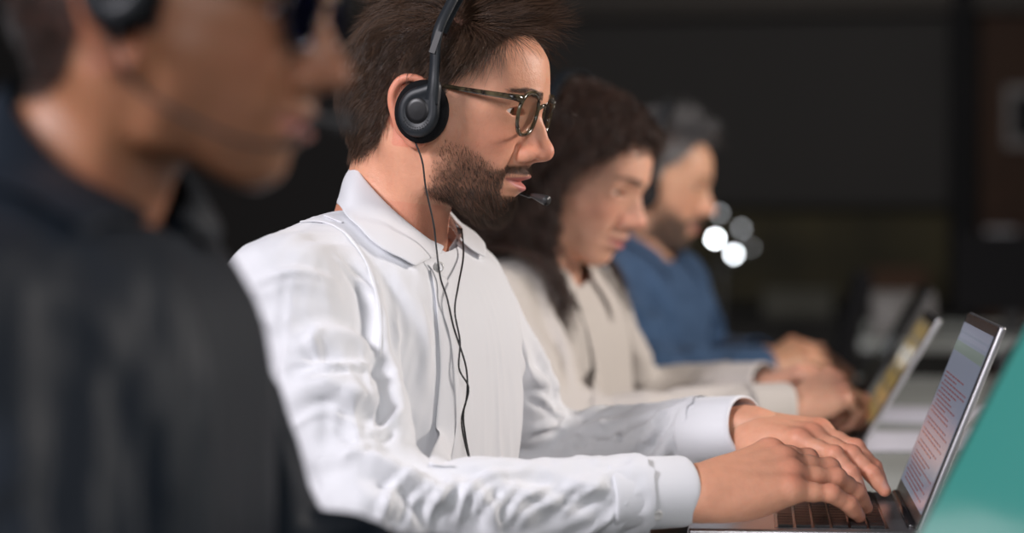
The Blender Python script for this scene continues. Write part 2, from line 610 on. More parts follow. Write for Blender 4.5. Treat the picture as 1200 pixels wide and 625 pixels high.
# ------------------------------------------------------------------ the room
M['wall_paint'] = mat('wall_paint', (0.030, 0.028, 0.028, 1), 0.9, noise=(3, (0.024, 0.023, 0.023, 1), 0.6))
M['ceiling_paint'] = mat('ceiling_paint', (0.03, 0.028, 0.026, 1), 0.9)
M['floor_dark'] = mat('floor_dark', (0.02, 0.02, 0.02, 1), 0.6, noise=(8, (0.028, 0.026, 0.024, 1), 0.5))
M['grey_panel'] = mat('grey_panel', (0.032, 0.030, 0.029, 1), 0.9, noise=(2, (0.026, 0.025, 0.024, 1), 0.6))
M['beam_paint'] = mat('beam_paint', (0.045, 0.040, 0.036, 1), 0.9)
M['door_wood'] = mat('door_wood', (0.036, 0.015, 0.006, 1), 0.8, noise=(12, (0.024, 0.009, 0.004, 1), 0.7))
M['olive_board'] = mat('olive_board', (0.050, 0.042, 0.020, 1), 0.9, noise=(5, (0.022, 0.020, 0.012, 1), 0.9))
M['dark_wood'] = mat('dark_wood', (0.012, 0.011, 0.009, 1), 0.7)
M['table_white'] = mat('table_white', (0.50, 0.53, 0.51, 1), 0.22, spec=0.5)
M['table_metal'] = mat('table_metal', (0.25, 0.25, 0.26, 1), 0.4, metal=1.0)
M['paper'] = mat('paper', (0.55, 0.55, 0.62, 1), 0.8)
M['laptop_silver'] = mat('laptop_silver', (0.50, 0.50, 0.52, 1), 0.32, metal=0.9)
M['laptop_black'] = mat('laptop_black', (0.012, 0.011, 0.012, 1), 0.25, spec=0.6)
M['laptop_brown'] = mat('laptop_brown', (0.03, 0.020, 0.017, 1), 0.3, spec=0.6)
M['keys'] = mat('keys', (0.012, 0.012, 0.013, 1), 0.45)
M['chair_fabric'] = mat('chair_fabric', (0.006, 0.006, 0.007, 1), 0.95)


def slab(name, c, s, m, parent=None, bevel=0.0, kind=None, rot=None):
    bm = bmesh.new()
    add_box(bm, c, s, rot)
    o = bm_obj(name, bm, m, parent, bevel > 0, bevel)
    if bevel > 0:
        o.modifiers.new('wn', 'WEIGHTED_NORMAL')
    if kind:
        o['kind'] = kind
    return o


slab('floor', (-0.5, 3.0, -0.05), (7.4, 12.4, 0.1), M['floor_dark'], kind='structure')
slab('ceiling', (-0.5, 3.0, 2.85), (7.4, 12.4, 0.1), M['ceiling_paint'], kind='structure')
slab('wall_back', (-0.5, 9.05, 1.4), (7.4, 0.1, 2.9), M['wall_paint'], kind='structure')
slab('wall_front', (-0.5, -3.05, 1.4), (7.4, 0.1, 2.9), M['wall_paint'], kind='structure')
slab('wall_left', (-4.15, 3.0, 1.4), (0.1, 12.2, 2.9), M['wall_paint'], kind='structure')
slab('wall_right', (3.15, 3.0, 1.4), (0.1, 12.2, 2.9), M['wall_paint'], kind='structure')
# the beam above the panel, the post at its right, the door
o = slab('trim_1', (-1.0, 8.93, 1.95), (4.6, 0.14, 0.22), M['beam_paint'], kind='structure')
o = slab('trim_2', (0.425, 8.90, 1.0), (0.075, 0.2, 2.0), M['chair_fabric'], kind='structure')
dr = empty('door_1', (0.92, 8.97, 0))
dr['kind'] = 'structure'
slab('door_leaf', (0.92, 8.965, 1.0), (0.84, 0.05, 2.0), M['door_wood'], dr)
for zz in (0.5, 1.25):
    slab('door_panel', (0.92, 8.935, zz), (0.62, 0.02, 0.5), M['door_wood'], dr, 0.006)
slab('door_handle', (0.58, 8.90, 0.98), (0.12, 0.03, 0.02), M['table_metal'], dr, 0.004)

pan = empty('wall_panel', (-0.42, 8.9, 1.1))
tag(pan, 'wide dark grey panel hanging on the far wall above the olive board', 'panel')
slab('panel_sheet', (-0.62, 8.93, 1.455), (2.0, 0.05, 0.72), M['grey_panel'], pan, 0.004)
slab('panel_rail', (-0.62, 8.90, 1.085), (2.0, 0.05, 0.022), M['dark_wood'], pan, 0.004)
ob = empty('pin_board', (-0.42, 8.9, 0.7))
tag(ob, 'dim olive board low on the far wall under the grey panel', 'board')
slab('board_sheet', (-0.42, 8.95, 0.88), (1.6, 0.04, 0.36), M['olive_board'], ob, 0.004)
slab('board_frame', (-0.42, 8.94, 0.69), (1.62, 0.05, 0.02), M['dark_wood'], ob, 0.003)
cb = empty('sideboard', (-0.45, 8.6, 0))
tag(cb, 'long low dark cabinet standing against the far wall', 'cabinet')
slab('cabinet_body', (-0.45, 8.62, 0.33), (1.7, 0.42, 0.6), M['dark_wood'], cb, 0.004)
slab('cabinet_top', (-0.45, 8.61, 0.645), (1.74, 0.46, 0.03), M['dark_wood'], cb, 0.004)
for i in range(3):
    d = slab('cabinet_door', (-1.0 + i * 0.55, 8.40, 0.33), (0.52, 0.02, 0.54), M['dark_wood'], cb, 0.003)
    slab('handle', (-0.8 + i * 0.55, 8.38, 0.38), (0.01, 0.02, 0.1), M['table_metal'], d)
pf = empty('picture_frame', (0.645, 8.92, 1.42))
tag(pf, 'small pale picture frame around a dark picture on the brown door', 'picture')
slab('frame', (0.66, 8.925, 1.43), (0.13, 0.02, 0.24), mat('pale_frame', (0.16, 0.15, 0.145, 1), 0.6), pf, 0.003)
slab('picture', (0.665, 8.912, 1.43), (0.085, 0.01, 0.17), M['chair_fabric'], pf)


# box files on the cabinet, a few dim shapes
def box_file(x, w, hgt, col, label):
    r = empty('storage_box', (x, 8.6, 0.66))
    tag(r, label, 'box')
    m = mat('box_card', col, 0.8)
    slab('box_body', (x, 8.6, 0.66 + hgt * 0.4), (w, 0.26, hgt * 0.8), m, r, 0.004)
    slab('lid', (x, 8.6, 0.66 + hgt * 0.9), (w + 0.012, 0.272, hgt * 0.2), m, r, 0.004)


box_file(0.18, 0.20, 0.18, (0.06, 0.028, 0.014, 1), 'brown storage box on the dark cabinet beside the door post')
box_file(-0.20, 0.26, 0.10, (0.07, 0.068, 0.055, 1), 'flat grey storage box on the middle of the dark cabinet')


# the lamp whose bulbs glow beside the grey-haired man
M['lamp_black'] = mat('lamp_black', (0.02, 0.02, 0.02, 1), 0.4)
lp = empty('floor_lamp', (-0.43, 7.4, 0))
tag(lp, 'branching floor lamp with small glowing white bulbs behind the grey-haired man', 'lamp')
bm = bmesh.new()
bmesh.ops.create_cone(bm, cap_ends=True, segments=32, radius1=0.14, radius2=0.12, depth=0.03, matrix=Matrix.Translation((-0.43, 7.4, 0.015)))
bm_obj('lamp_base', bm, M['lamp_black'], lp)
bm = bmesh.new()
sweep(bm, [(-0.43, 7.4, 0.02), (-0.43, 7.4, 0.5), (-0.43, 7.4, 0.88)], circ(0.010, 12), up=(1, 0, 0))
bm_obj('lamp_pole', bm, M['lamp_black'], lp, True)
for (px, py, st, r) in ((838, 280, 38, 0.0085), (860, 298, 24, 0.0085), (843, 250, 2.4, 0.008), (869, 268, 2.6, 0.008), (880, 290, 0.9, 0.007)):
    c = P(px, py, 7.35)
    bm = bmesh.new()
    sweep(bm, catmull([(-0.43, 7.4, 0.84), ((-0.43 + c.x) / 2, 7.4, 0.90), (c.x, c.y, c.z - 0.012)], 5), circ(0.003, 6))
    br = bm_obj('lamp_branch', bm, M['lamp_black'], lp, True)
    bm = bmesh.new()
    bmesh.ops.create_uvsphere(bm, u_segments=16, v_segments=10, radius=r, matrix=Matrix.Translation(c))
    bm_obj('bulb', bm, mat('bulb_glow', (1, 1, 1, 1), 0.4, emit=(0.90, 0.95, 1.0, 1), emit_s=st), br, True)

# ------------------------------------------------------------------ tables
TZ = 0.735


def table(x0, x1, y0, y1, z, label):
    r = empty('long_table', ((x0 + x1) / 2, (y0 + y1) / 2, 0))
    tag(r, label, 'table')
    slab('table_top', ((x0 + x1) / 2, (y0 + y1) / 2, z - 0.014), (x1 - x0, y1 - y0, 0.028), M['table_white'], r, 0.003)
    for x in (x0 + 0.06, x1 - 0.06):
        for y in (y0 + 0.08, y1 - 0.08):
            slab('leg', (x, y, (z - 0.028) / 2), (0.045, 0.045, z - 0.028), M['table_metal'], r, 0.003)
    slab('apron', ((x0 + x1) / 2, (y0 + y1) / 2, z - 0.055), (0.03, y1 - y0 - 0.2, 0.05), M['table_metal'], r, 0.002)
    return r


table(-0.16, 0.62, 0.75, 4.35, TZ, 'long white table the four people type at')
table(0.02, 0.75, 5.6, 6.5, TZ, 'small white table in the dark beyond the long one, carrying a computer')

# dark office chair behind the row
ch = empty('office_chair', (-0.10, 5.2, 0))
tag(ch, 'black office chair standing in the dark beyond the long table', 'chair')
slab('seat', (-0.14, 5.2, 0.46), (0.46, 0.46, 0.07), M['chair_fabric'], ch, 0.02)
slab('backrest', (-0.02, 5.2, 0.72), (0.05, 0.42, 0.40), M['chair_fabric'], ch, 0.02, rot=Euler((0, 0.25, 0)).to_matrix())
bm = bmesh.new()
sweep(bm, [(-0.14, 5.2, 0.08), (-0.14, 5.2, 0.43)], circ(0.025, 12), up=(1, 0, 0))
bm_obj('gas_post', bm, M['lamp_black'], ch, True)
for k in range(5):
    a = 2 * math.pi * k / 5
    bm = bmesh.new()
    sweep(bm, [(-0.14, 5.2, 0.10), (-0.14 + 0.28 * math.cos(a), 5.2 + 0.28 * math.sin(a), 0.065)], [(-0.018, -0.012), (0.018, -0.012), (0.018, 0.012), (-0.018, 0.012)])
    lg = bm_obj('leg', bm, M['lamp_black'], ch)
    bm = bmesh.new()
    bmesh.ops.create_uvsphere(bm, u_segments=12, v_segments=8, radius=0.028, matrix=Matrix.Translation((-0.14 + 0.28 * math.cos(a), 5.2 + 0.28 * math.sin(a), 0.029)))
    bm_obj('caster', bm, M['lamp_black'], lg, True)

# pale computer case and a dark monitor on the far table
pc = empty('desktop_computer', (0.17, 5.9, TZ))
tag(pc, 'pale grey box-shaped computer on the small far table', 'computer')
slab('case', (0.13, 5.85, TZ + 0.055), (0.16, 0.30, 0.11), mat('pale_case', (0.22, 0.21, 0.20, 1), 0.5), pc, 0.006)
bm = bmesh.new()
bmesh.ops.create_cone(bm, cap_ends=True, segments=28, radius1=0.03, radius2=0.03, depth=0.01, matrix=Matrix.Translation((0.10, 5.70, TZ + 0.06)) @ Matrix.Rotation(math.pi / 2, 4, 'X'))
bm_obj('dial', bm, mat('dial_grey', (0.30, 0.29, 0.28, 1), 0.4), pc)
mo = empty('monitor', (0.42, 5.95, TZ))
tag(mo, 'dark monitor standing on the small far table beside the pale computer', 'monitor')
slab('screen', (0.42, 5.95, TZ + 0.16), (0.30, 0.03, 0.20), M['chair_fabric'], mo, 0.004)
slab('stand', (0.42, 5.97, TZ + 0.04), (0.05, 0.03, 0.08), M['lamp_black'], mo, 0.003)
slab('foot', (0.42, 5.97, TZ + 0.006), (0.16, 0.12, 0.012), M['lamp_black'], mo, 0.003)


# ------------------------------------------------------------------ laptops
def laptop(label, near, far, tilt, lid_h, depth, base_m, lid_m, disp, base_t=0.016, bez=0.008, bez_top=0.012, rows=(), group=None, emit_s=1.0):
    """near and far are the ends of the hinge on the table; the lid leans away by tilt"""
    near, far = Vector(near), Vector(far)
    near.z = far.z = TZ
    o0 = (near + far) / 2
    yv = (far - near).normalized()
    w = (far - near).length
    xv = yv.cross(Vector((0, 0, 1)))
    root = empty('laptop', o0)
    tag(root, label, 'laptop', group)
    W4 = Matrix(((xv.x, yv.x, 0, o0.x), (xv.y, yv.y, 0, o0.y), (0, 0, 1, TZ + 0.0005), (0, 0, 0, 1)))

    def mk(name, bm, m, par=None, bevel=0, X=W4, smooth=False):
        if bevel > 0:
            bmesh.ops.bevel(bm, geom=bm.edges[:], offset=bevel, segments=3, affect='EDGES', profile=0.5)
        bmesh.ops.transform(bm, matrix=X, verts=bm.verts)
        o = bm_obj(name, bm, m, par or root, smooth or bevel > 0)
        if bevel > 0:
            o.modifiers.new('wn', 'WEIGHTED_NORMAL')
        return o
    bm = bmesh.new()
    add_box(bm, (-depth / 2, 0, base_t / 2 + 0.001), (depth, w, base_t))
    mk('base', bm, base_m, bevel=0.0035)
    bm = bmesh.new()
    add_box(bm, (-depth * 0.37, 0, base_t + 0.0011), (depth * 0.50, w * 0.90, 0.0006))
    mk('keyboard_well', bm, M['laptop_black'])
    bm = bmesh.new()
    nr, ncol = 6, 14
    kx0, kx1 = -depth * 0.13, -depth * 0.61
    for r in range(nr):
        for c in range(ncol):
            if r == nr - 1 and 3 < c < 9:
                if c != 6:
                    continue
                ww = w * 0.88 / ncol * 4.9
            else:
                ww = w * 0.88 / ncol * 0.86
            yy = -w * 0.44 + w * 0.88 * (c + 0.5) / ncol
            xx = kx0 + (kx1 - kx0) * (r + 0.5) / nr
            add_box(bm, (xx, yy, base_t + 0.0026), (abs(kx1 - kx0) / nr * 0.82, ww, 0.0022))
    mk('keyboard', bm, M['keys'])
    bm = bmesh.new()
    add_box(bm, (-depth * 0.82, 0, base_t + 0.0012), (depth * 0.26, w * 0.34, 0.0005))
    mk('trackpad', bm, base_m)
    bm = bmesh.new()
    sweep(bm, [(-0.004, -w * 0.42, base_t + 0.002), (-0.004, w * 0.42, base_t + 0.002)], circ(0.0045, 14))
    mk('hinge', bm, M['laptop_black'], smooth=True)
    L4 = W4 @ Matrix.Translation((-0.002, 0, base_t + 0.001)) @ Matrix.Rotation(math.radians(tilt), 4, 'Y')
    bm = bmesh.new()
    add_box(bm, (0.0035, 0, lid_h / 2), (0.0065, w, lid_h))
    lid = mk('lid', bm, lid_m, bevel=0.0028, X=L4)
    bm = bmesh.new()
    add_box(bm, (-0.0001, 0, lid_h / 2), (0.0012, w - 0.004, lid_h - 0.004))
    bz = mk('bezel', bm, M['laptop_black'], lid, X=L4)
    bm = bmesh.new()
    z0, z1 = 0.016, lid_h - bez_top
    add_box(bm, (-0.0009, 0, (z0 + z1) / 2), (0.0006, w - 2 * bez, z1 - z0))
    dp = mk('display', bm, disp, lid, X=L4)
    # what the screen shows: strips of interface and text
    for nm, m, items in rows:
        bm = bmesh.new()
        for (u0, u1, v0, v1) in items:
            ya = (0.5 - u0) * (w - 2 * bez)
            yb = (0.5 - u1) * (w - 2 * bez)
            za = z1 - v0 * (z1 - z0)
            zb = z1 - v1 * (z1 - z0)
            add_box(bm, (-0.00135, (ya + yb) / 2, (za + zb) / 2), (0.0003, abs(ya - yb), abs(za - zb)))
        mk(nm, bm, m, dp, X=L4)
    return root


def screen_mat(name, col, s, rough=0.12):
    return mat(name, (0.01, 0.01, 0.012, 1), rough, spec=0.6, emit=col, emit_s=s)


rs_ = np.random.RandomState(4)
text_rows = []
v_ = 0.30
while v_ < 0.97:
    u = 0.06 + (0.05 if rs_.uniform() < 0.3 else 0)
    end = rs_.uniform(0.45, 0.92)
    while u < end:
        l = rs_.uniform(0.03, 0.12)
        text_rows.append((u, min(u + l, 0.93), v_, v_ + 0.010))
        u += l + 0.02
    v_ += 0.024 + (0.02 if rs_.uniform() < 0.12 else 0)
S_doc = screen_mat('screen_document', (0.34, 0.37, 0.48, 1), 0.42)
S_bar = screen_mat('screen_toolbar', (0.30, 0.31, 0.40, 1), 0.55)
S_grn = screen_mat('screen_ribbon', (0.25, 0.30, 0.27, 1), 0.5)
S_txt = screen_mat('screen_text', (0.36, 0.17, 0.20, 1), 0.36)
S_pink = screen_mat('screen_picture', (0.50, 0.28, 0.30, 1), 0.5)
laptop('silver laptop with a lit document screen, typed on by the man in white', P(1076, 640, 2.07), P(1052, 590, 2.37), 21.5, 0.208, 0.215,
       M['laptop_silver'], M['laptop_silver'], S_doc,
       rows=(('toolbar', S_bar, [(0.0, 1.0, 0.0, 0.05), (0.02, 0.98, 0.065, 0.09)]), ('ribbon', S_grn, [(0.0, 1.0, 0.11, 0.17)]),
             ('text_lines', S_txt, text_rows)))
S_brn = screen_mat('screen_sheet', (0.22, 0.17, 0.10, 1), 0.5)
S_yel = screen_mat('screen_cells', (0.40, 0.27, 0.09, 1), 0.5)
laptop('half-lit laptop with a brown and yellow screen beside the curly-haired woman', P(1014, 528, 2.92), P(1008, 505, 3.20), 31.0, 0.185, 0.20,
       M['laptop_brown'], M['laptop_silver'], S_brn, base_t=0.018,
       rows=(('cells', S_yel, [(0.02 + 0.5 * i, 0.46 + 0.5 * i, 0.05 + 0.16 * k, 0.17 + 0.16 * k) for i in range(2) for k in range(6)]),))
S_off = screen_mat('screen_dark', (0.02, 0.02, 0.02, 1), 0.2)
laptop('dark laptop farthest along the table in front of the grey-haired man', P(1012, 466, 3.60), P(1008, 460, 3.90), 31.0, 0.205, 0.21,
       M['laptop_black'], M['laptop_black'], S_off)
S_teal = screen_mat('screen_teal', (0.055, 0.30, 0.27, 1), 0.85)
S_teal2 = screen_mat('screen_teal_light', (0.10, 0.36, 0.33, 1), 0.85)
laptop('nearest laptop with a plain teal screen at the right edge', P(1150, 700, 1.27), P(1015, 735, 1.57), 27.5, 0.262, 0.22,
       M['laptop_silver'], M['laptop_silver'], S_teal, bez=0.014)

# papers beside the woman's laptop
for i, (px, py, d, rz, lab) in enumerate(((1075, 500, 3.06, 0.1, 'loose white paper sheet on the table beside the laptop with the brown screen'),
                                          (1072, 470, 3.46, -0.2, 'white paper sheet lying farther back near the dark laptop'))):
    c = P(px, py, d)
    bm = bmesh.new()
    n = 10
    g = [[bm.verts.new((c.x + (a / n - .5) * 0.21 * math.cos(rz) - (b / n - .5) * 0.28 * math.sin(rz), c.y + (a / n - .5) * 0.21 * math.sin(rz) + (b / n - .5) * 0.28 * math.cos(rz),
                        TZ + 0.0012 + 0.006 * max(0, a / n - 0.7) ** 2 * 10 * (1 if b < 8 else 0.4))) for b in range(n + 1)] for a in range(n + 1)]
    for a in range(n):
        for b in range(n):
            bm.faces.new((g[a][b], g[a + 1][b], g[a + 1][b + 1], g[a][b + 1]))
    o = bm_obj('paper_sheet', bm, M['paper'], None, True)
    solid(o, 0.0004, 1)
    tag(o, lab, 'paper')


# ------------------------------------------------------------------ hair
def vnoise(p, rs, freq, n=5):
    """smooth vector noise as a sum of sines"""
    out = np.zeros((len(p), 3))
    for k in range(n):
        w = rs.normal(size=(3, 3)) * freq
        ph = rs.uniform(0, 6.28, 3)
        out += np.sin(p @ w.T + ph)
    return out / math.sqrt(n)


def tri_areas(v, q):
    a, b, c, d = v[q[:, 0]], v[q[:, 1]], v[q[:, 2]], v[q[:, 3]]
    n = np.cross(c - a, d - b)
    return n


def scatter(v, q, dens, n, rs):
    """n random points on the quads, weighted by dens at the corners; returns points and normals"""
    nn = tri_areas(v, q)
    ar = np.linalg.norm(nn, axis=1) + 1e-12
    w = ar * dens[q].mean(axis=1)
    w = w / w.sum()
    i = rs.choice(len(q), n, p=w)
    s, t = rs.uniform(size=(2, n, 1))
    p = (v[q[i, 0]] * (1 - s) + v[q[i, 1]] * s) * (1 - t) + (v[q[i, 3]] * (1 - s) + v[q[i, 2]] * s) * t
    return p, nn[i] / ar[i][:, None]


def unit(a):
    return a / (np.linalg.norm(a, axis=-1, keepdims=True) + 1e-9)


def tubes(paths, r0, r1=0.0, sides=3):
    """paths (N, S, 3) -> one set of verts and quads, thin tapering tubes"""
    N, S, _ = paths.shape
    t = np.gradient(paths, axis=1)
    t = unit(t)
    ref = np.tile(np.array([0.31, 0.77, 0.55]), (N, 1))
    a = unit(np.cross(t[:, 0], ref))
    vs = np.zeros((N, S, sides, 3))
    for s in range(S):
        a = unit(a - (a * t[:, s]).sum(-1, keepdims=True) * t[:, s])
        b = np.cross(t[:, s], a)
        f = s / (S - 1)
        r = (r0 * (1 - f ** 2.2) + r1 * f ** 2.2) if not np.isscalar(r0) or True else r0
        for k in range(sides):
            an = 2 * math.pi * k / sides
            vs[:, s, k] = paths[:, s] + (a * math.cos(an) + b * math.sin(an)) * (r if np.isscalar(r) else r[:, None])
    idx = np.arange(N * S * sides).reshape(N, S, sides)
    q = np.stack([idx[:, :-1, :], np.roll(idx, -1, 2)[:, :-1, :], np.roll(idx, -1, 2)[:, 1:, :], idx[:, 1:, :]], -1).reshape(-1, 4)
    return vs.reshape(-1, 3), q


def grow(p, n, rs, length, flow, seg=8, lift=1.0, bend=1.6, wav=0.35, wfreq=55, curl=0.0, cfreq=200, clump=0.5, cfield=120, keep=None, grav=0.0):
    """strands from the roots p; flow(p, n) is where they lie once they leave the skin; local axes"""
    N = len(p)
    L = length
    st = (L / seg)[:, None]
    cur = p.copy()
    out = [cur.copy()]
    # clumps: roots snap to a coarse cell so that neighbours share one wave
    cell = np.floor(p * cfield + rs.normal(size=p.shape) * 0.18)
    key = (cell[:, 0] * 73856093 + cell[:, 1] * 19349663 + cell[:, 2] * 83492791).astype(np.int64) % 100003
    tab = np.random.RandomState(5).uniform(-1, 1, size=(100003, 8))
    ct = tab[key]
    ph = ct[:, 0] * 3.14 + rs.normal(size=N) * 0.35
    for i in range(seg):
        t = (i + 0.5) / seg
        fl = flow(cur, n, p)
        fl = unit(fl - n * (fl * n).sum(-1, keepdims=True) * (0.75 if t < .3 else 0.3))
        w = min(1.0, t * bend)
        nz = vnoise(cur, np.random.RandomState(11), wfreq, 4) * wav + ct[:, 1:4] * clump + rs.normal(size=(N, 3)) * 0.10
        d = n * (1 - w) * lift + fl * (0.25 + w) + nz * (0.3 + t)
        if curl:
            side = unit(np.cross(fl, n))
            a = cfreq * t * L + ph
            d = d + (side * np.cos(a)[:, None] + n * np.sin(a)[:, None]) * curl
        if grav:
            d[:, 2] -= grav * t
        cur = cur + unit(d) * st
        if keep is not None:
            cur = keep(cur, t)
        out.append(cur.copy())
    P_ = np.stack(out, 1)
    # draw the tips of each clump together
    return P_


def keep_skull(off=0.003, c=(0.020, 0, 0.043), r=(0.0985, 0.0745, 0.0875)):
    c, r = np.array(c), np.array(r)

    def f(p, t):
        u = (p - c) / (r + off)
        k = np.linalg.norm(u, axis=1)
        k = np.maximum(k, 0.3)
        s = np.where(k < 1, 1 / k, 1)[:, None]
        return c + (p - c) * s
    return f


def strand_mesh(name, paths, r0, cols, M4, m, parent, rs=None, sides=3, tv=None):
    rs = rs or np.random.RandomState(3)
    v, q = tubes(paths, r0, r0 * 0.15 if np.isscalar(r0) else r0 * 0.15, sides)
    v = tw(v, M4)
    me = bpy.data.meshes.new(name)
    fast_mesh(me, v, q)
    N, S, _ = paths.shape
    c0, c1 = np.array(cols[0]), np.array(cols[1])
    t = np.clip(rs.beta(1.6, 2.4, N) + rs.normal(size=N) * 0.05, 0, 1)[:, None]
    if tv is not None:
        t = np.clip(t * tv[:, None], 0, 1)
    c = (c0 * (1 - t) + c1 * t)
    if len(cols) > 2:
        k = rs.uniform(size=N) < cols[3]
        c[k] = np.array(cols[2])
    set_tint(me, np.repeat(c, S * sides, 0))
    return link_mesh(name, me, m, parent)


def tw(v, M4):
    A = np.array(M4)
    return v @ A[:3, :3].T + A[:3, 3]


# ------------------------------------------------------------------ bodies and garments
def V3(p):
    return np.array([p[0], p[1], p[2]], float)


def torso_field(J, h, inf=0.0, arms=True, sleeve=None, hem=None, k=0.05):
    """torso and arms from the joints in J (world axes); inf puffs everything out"""
    pts = [J[n] for n in J if isinstance(J[n], Vector)]
    lo = [min(p[i] for p in pts) - 0.22 for i in range(3)]
    hi = [max(p[i] for p in pts) + 0.2 for i in range(3)]
    if hem is not None:
        lo[2] = hem
    F = Field(lo, hi, h, 0.09)
    R = J.get('R', {})
    s = J['side']
    c, w, hp = J['chest'], J['waist'], J['hips']
    rc, rw, rh = R.get('chest', 0.108), R.get('waist', 0.105), R.get('hips', 0.115)
    wc, ww, wh = R.get('cw', 0.075), R.get('ww', 0.055), R.get('hw', 0.07)
    F.cap(c + s * wc, c - s * wc, rc + inf, rc + inf, 0)
    up = c + (J['neck'] - c) * 0.26
    F.cap(up + s * 0.075, up - s * 0.075, rc * 0.80 + inf, rc * 0.80 + inf, k * 1.4)
    m = (c + w) * 0.5
    F.cap(m + s * (wc + ww) / 2, m - s * (wc + ww) / 2, (rc + rw) / 2 + inf, (rc + rw) / 2 + inf, k)
    F.cap(w + s * ww, w - s * ww, rw + inf, rw + inf, k)
    m = (hp + w) * 0.5
    F.cap(m + s * (wh + ww) / 2, m - s * (wh + ww) / 2, (rh + rw) / 2 + inf, (rh + rw) / 2 + inf, k)
    F.cap(hp + s * wh, hp - s * wh, rh + inf, rh + inf, k)
    nk = J['neck']
    if hem is None:
        F.cap(nk, J['throat'], 0.047, 0.048, 0.03)
    for b in ('bust',):
        if b in J:
            for q in J[b]:
                F.ell(q, (0.06 + inf, 0.06 + inf, 0.06 + inf), 0.05)
    for sd in ('n', 'f'):
        sh, el, wr = J['sh_' + sd], J['el_' + sd], J['wr_' + sd]
        r = (sleeve or J['arm_r'])
        F.cap(nk - (nk - sh) * 0.10 + Vector((-0.008, 0, -0.026)), sh, 0.048 + inf, r[0] * 0.92 + inf, 0.035)
        if arms:
            mid = (sh + el) * 0.5
            F.cap(sh, mid, r[0] + inf, r[1] + inf, 0.035)
            F.cap(mid, el, r[1] + inf, r[2] + inf, 0.03)
            m2 = el + (wr - el) * 0.35
            F.cap(el, m2, r[2] + inf, r[3] + inf, 0.03)
            F.cap(m2, wr, r[3] + inf, r[4] + inf, 0.02)
            ext = wr + (wr - el).normalized() * 0.03
            F.cap(wr, ext, r[4] + inf, r[4] + inf, 0.02)
    return F


def cut(v, q, keep):
    """keep only the quads whose corners all satisfy keep"""
    ok = keep[q].all(axis=1)
    q = q[ok]
    used = np.unique(q)
    mp = np.full(len(v), -1)
    mp[used] = np.arange(len(used))
    return v[used], mp[q], used


def plane_side(v, p, n):
    return (v - V3(p)) @ V3(n)


def simulate(v, q, coll, pin, loose, frames=30, shrink=-0.06, gravity=1.0, stiff=12.0, bend=0.3, dist=0.004, quality=6, mass=0.25, self_coll=False, damping=5):
    """let a garment settle on the body; returns the settled points"""
    me = bpy.data.meshes.new('garment')
    fast_mesh(me, v, q)
    o = link_mesh('garment', me)
    cv, cq = coll
    cm = bpy.data.meshes.new('figure')
    fast_mesh(cm, cv, cq)
    co = link_mesh('figure', cm)
    m = co.modifiers.new('c', 'COLLISION')
    co.collision.thickness_outer = 0.003
    co.collision.thickness_inner = 0.02
    co.collision.cloth_friction = 3
    vg = o.vertex_groups.new(name='pin')
    for lvl in (1.0, 0.6, 0.3):
        idx = np.nonzero(np.isclose(pin, lvl))[0]
        if len(idx):
            vg.add(idx.tolist(), lvl, 'REPLACE')
    cl = o.modifiers.new('cloth', 'CLOTH')
    s = cl.settings
    s.quality = quality
    s.mass = mass
    s.tension_stiffness = stiff
    s.compression_stiffness = stiff
    s.shear_stiffness = stiff * 0.5
    s.bending_stiffness = bend
    s.tension_damping = damping
    s.compression_damping = damping
    s.shear_damping = damping
    s.bending_damping = 0.5
    s.air_damping = 2.0
    s.shrink_min = 0.0
    s.shrink_max = shrink
    vs = o.vertex_groups.new(name='loose')
    for lvl in range(1, 11):
        idx = np.nonzero(np.round(loose * 10) == lvl)[0]
        if len(idx):
            vs.add(idx.tolist(), lvl / 10, 'REPLACE')
    s.vertex_group_shrink = 'loose'
    s.vertex_group_mass = 'pin'
    s.pin_stiffness = 5.0
    s.effector_weights.gravity = gravity
    c = cl.collision_settings
    c.use_collision = True
    c.distance_min = dist
    c.collision_quality = 2
    c.use_self_collision = self_coll
    c.self_distance_min = 0.003
    scn = bpy.context.scene
    f0 = scn.frame_current
    cl.point_cache.frame_start = 1
    cl.point_cache.frame_end = frames + 1
    for f in range(1, frames + 1):
        scn.frame_set(f)
    dg = bpy.context.evaluated_depsgraph_get()
    ev = o.evaluated_get(dg)
    em = ev.to_mesh()
    out = np.zeros(len(em.vertices) * 3, np.float32)
    em.vertices.foreach_get('co', out)
    ev.to_mesh_clear()
    scn.frame_set(f0)
    bpy.data.objects.remove(o)
    bpy.data.objects.remove(co)
    return out.reshape(-1, 3).astype(float)


def laplace(v, q, it=1, lam=0.5, mask=None):
    for _ in range(it):
        acc = np.zeros_like(v)
        cnt = np.zeros(len(v))
        for a, b in ((0, 1), (1, 2), (2, 3), (3, 0)):
            np.add.at(acc, q[:, a], v[q[:, b]])
            np.add.at(acc, q[:, b], v[q[:, a]])
            np.add.at(cnt, q[:, a], 1)
            np.add.at(cnt, q[:, b], 1)
        av = acc / np.maximum(cnt, 1)[:, None]
        w = lam if mask is None else (lam * mask)[:, None]
        v = v + (av - v) * w
    return v


def subdiv(o, n=1):
    m = o.modifiers.new('subdivision', 'SUBSURF')
    m.levels = n
    m.render_levels = n
    return o


# ------------------------------------------------------------------ hands
FING = {   # base (x, y), bone lengths, radii
    'index': ((0.090, 0.0290), (0.043, 0.026, 0.021), (0.0100, 0.0088, 0.0080, 0.0066)),
    'middle': ((0.094, 0.0085), (0.047, 0.030, 0.022), (0.0102, 0.0090, 0.0082, 0.0068)),
    'ring': ((0.089, -0.0120), (0.043, 0.028, 0.021), (0.0096, 0.0084, 0.0077, 0.0064)),
    'little': ((0.080, -0.0310), (0.034, 0.021, 0.018), (0.0086, 0.0073, 0.0066, 0.0056)),
}


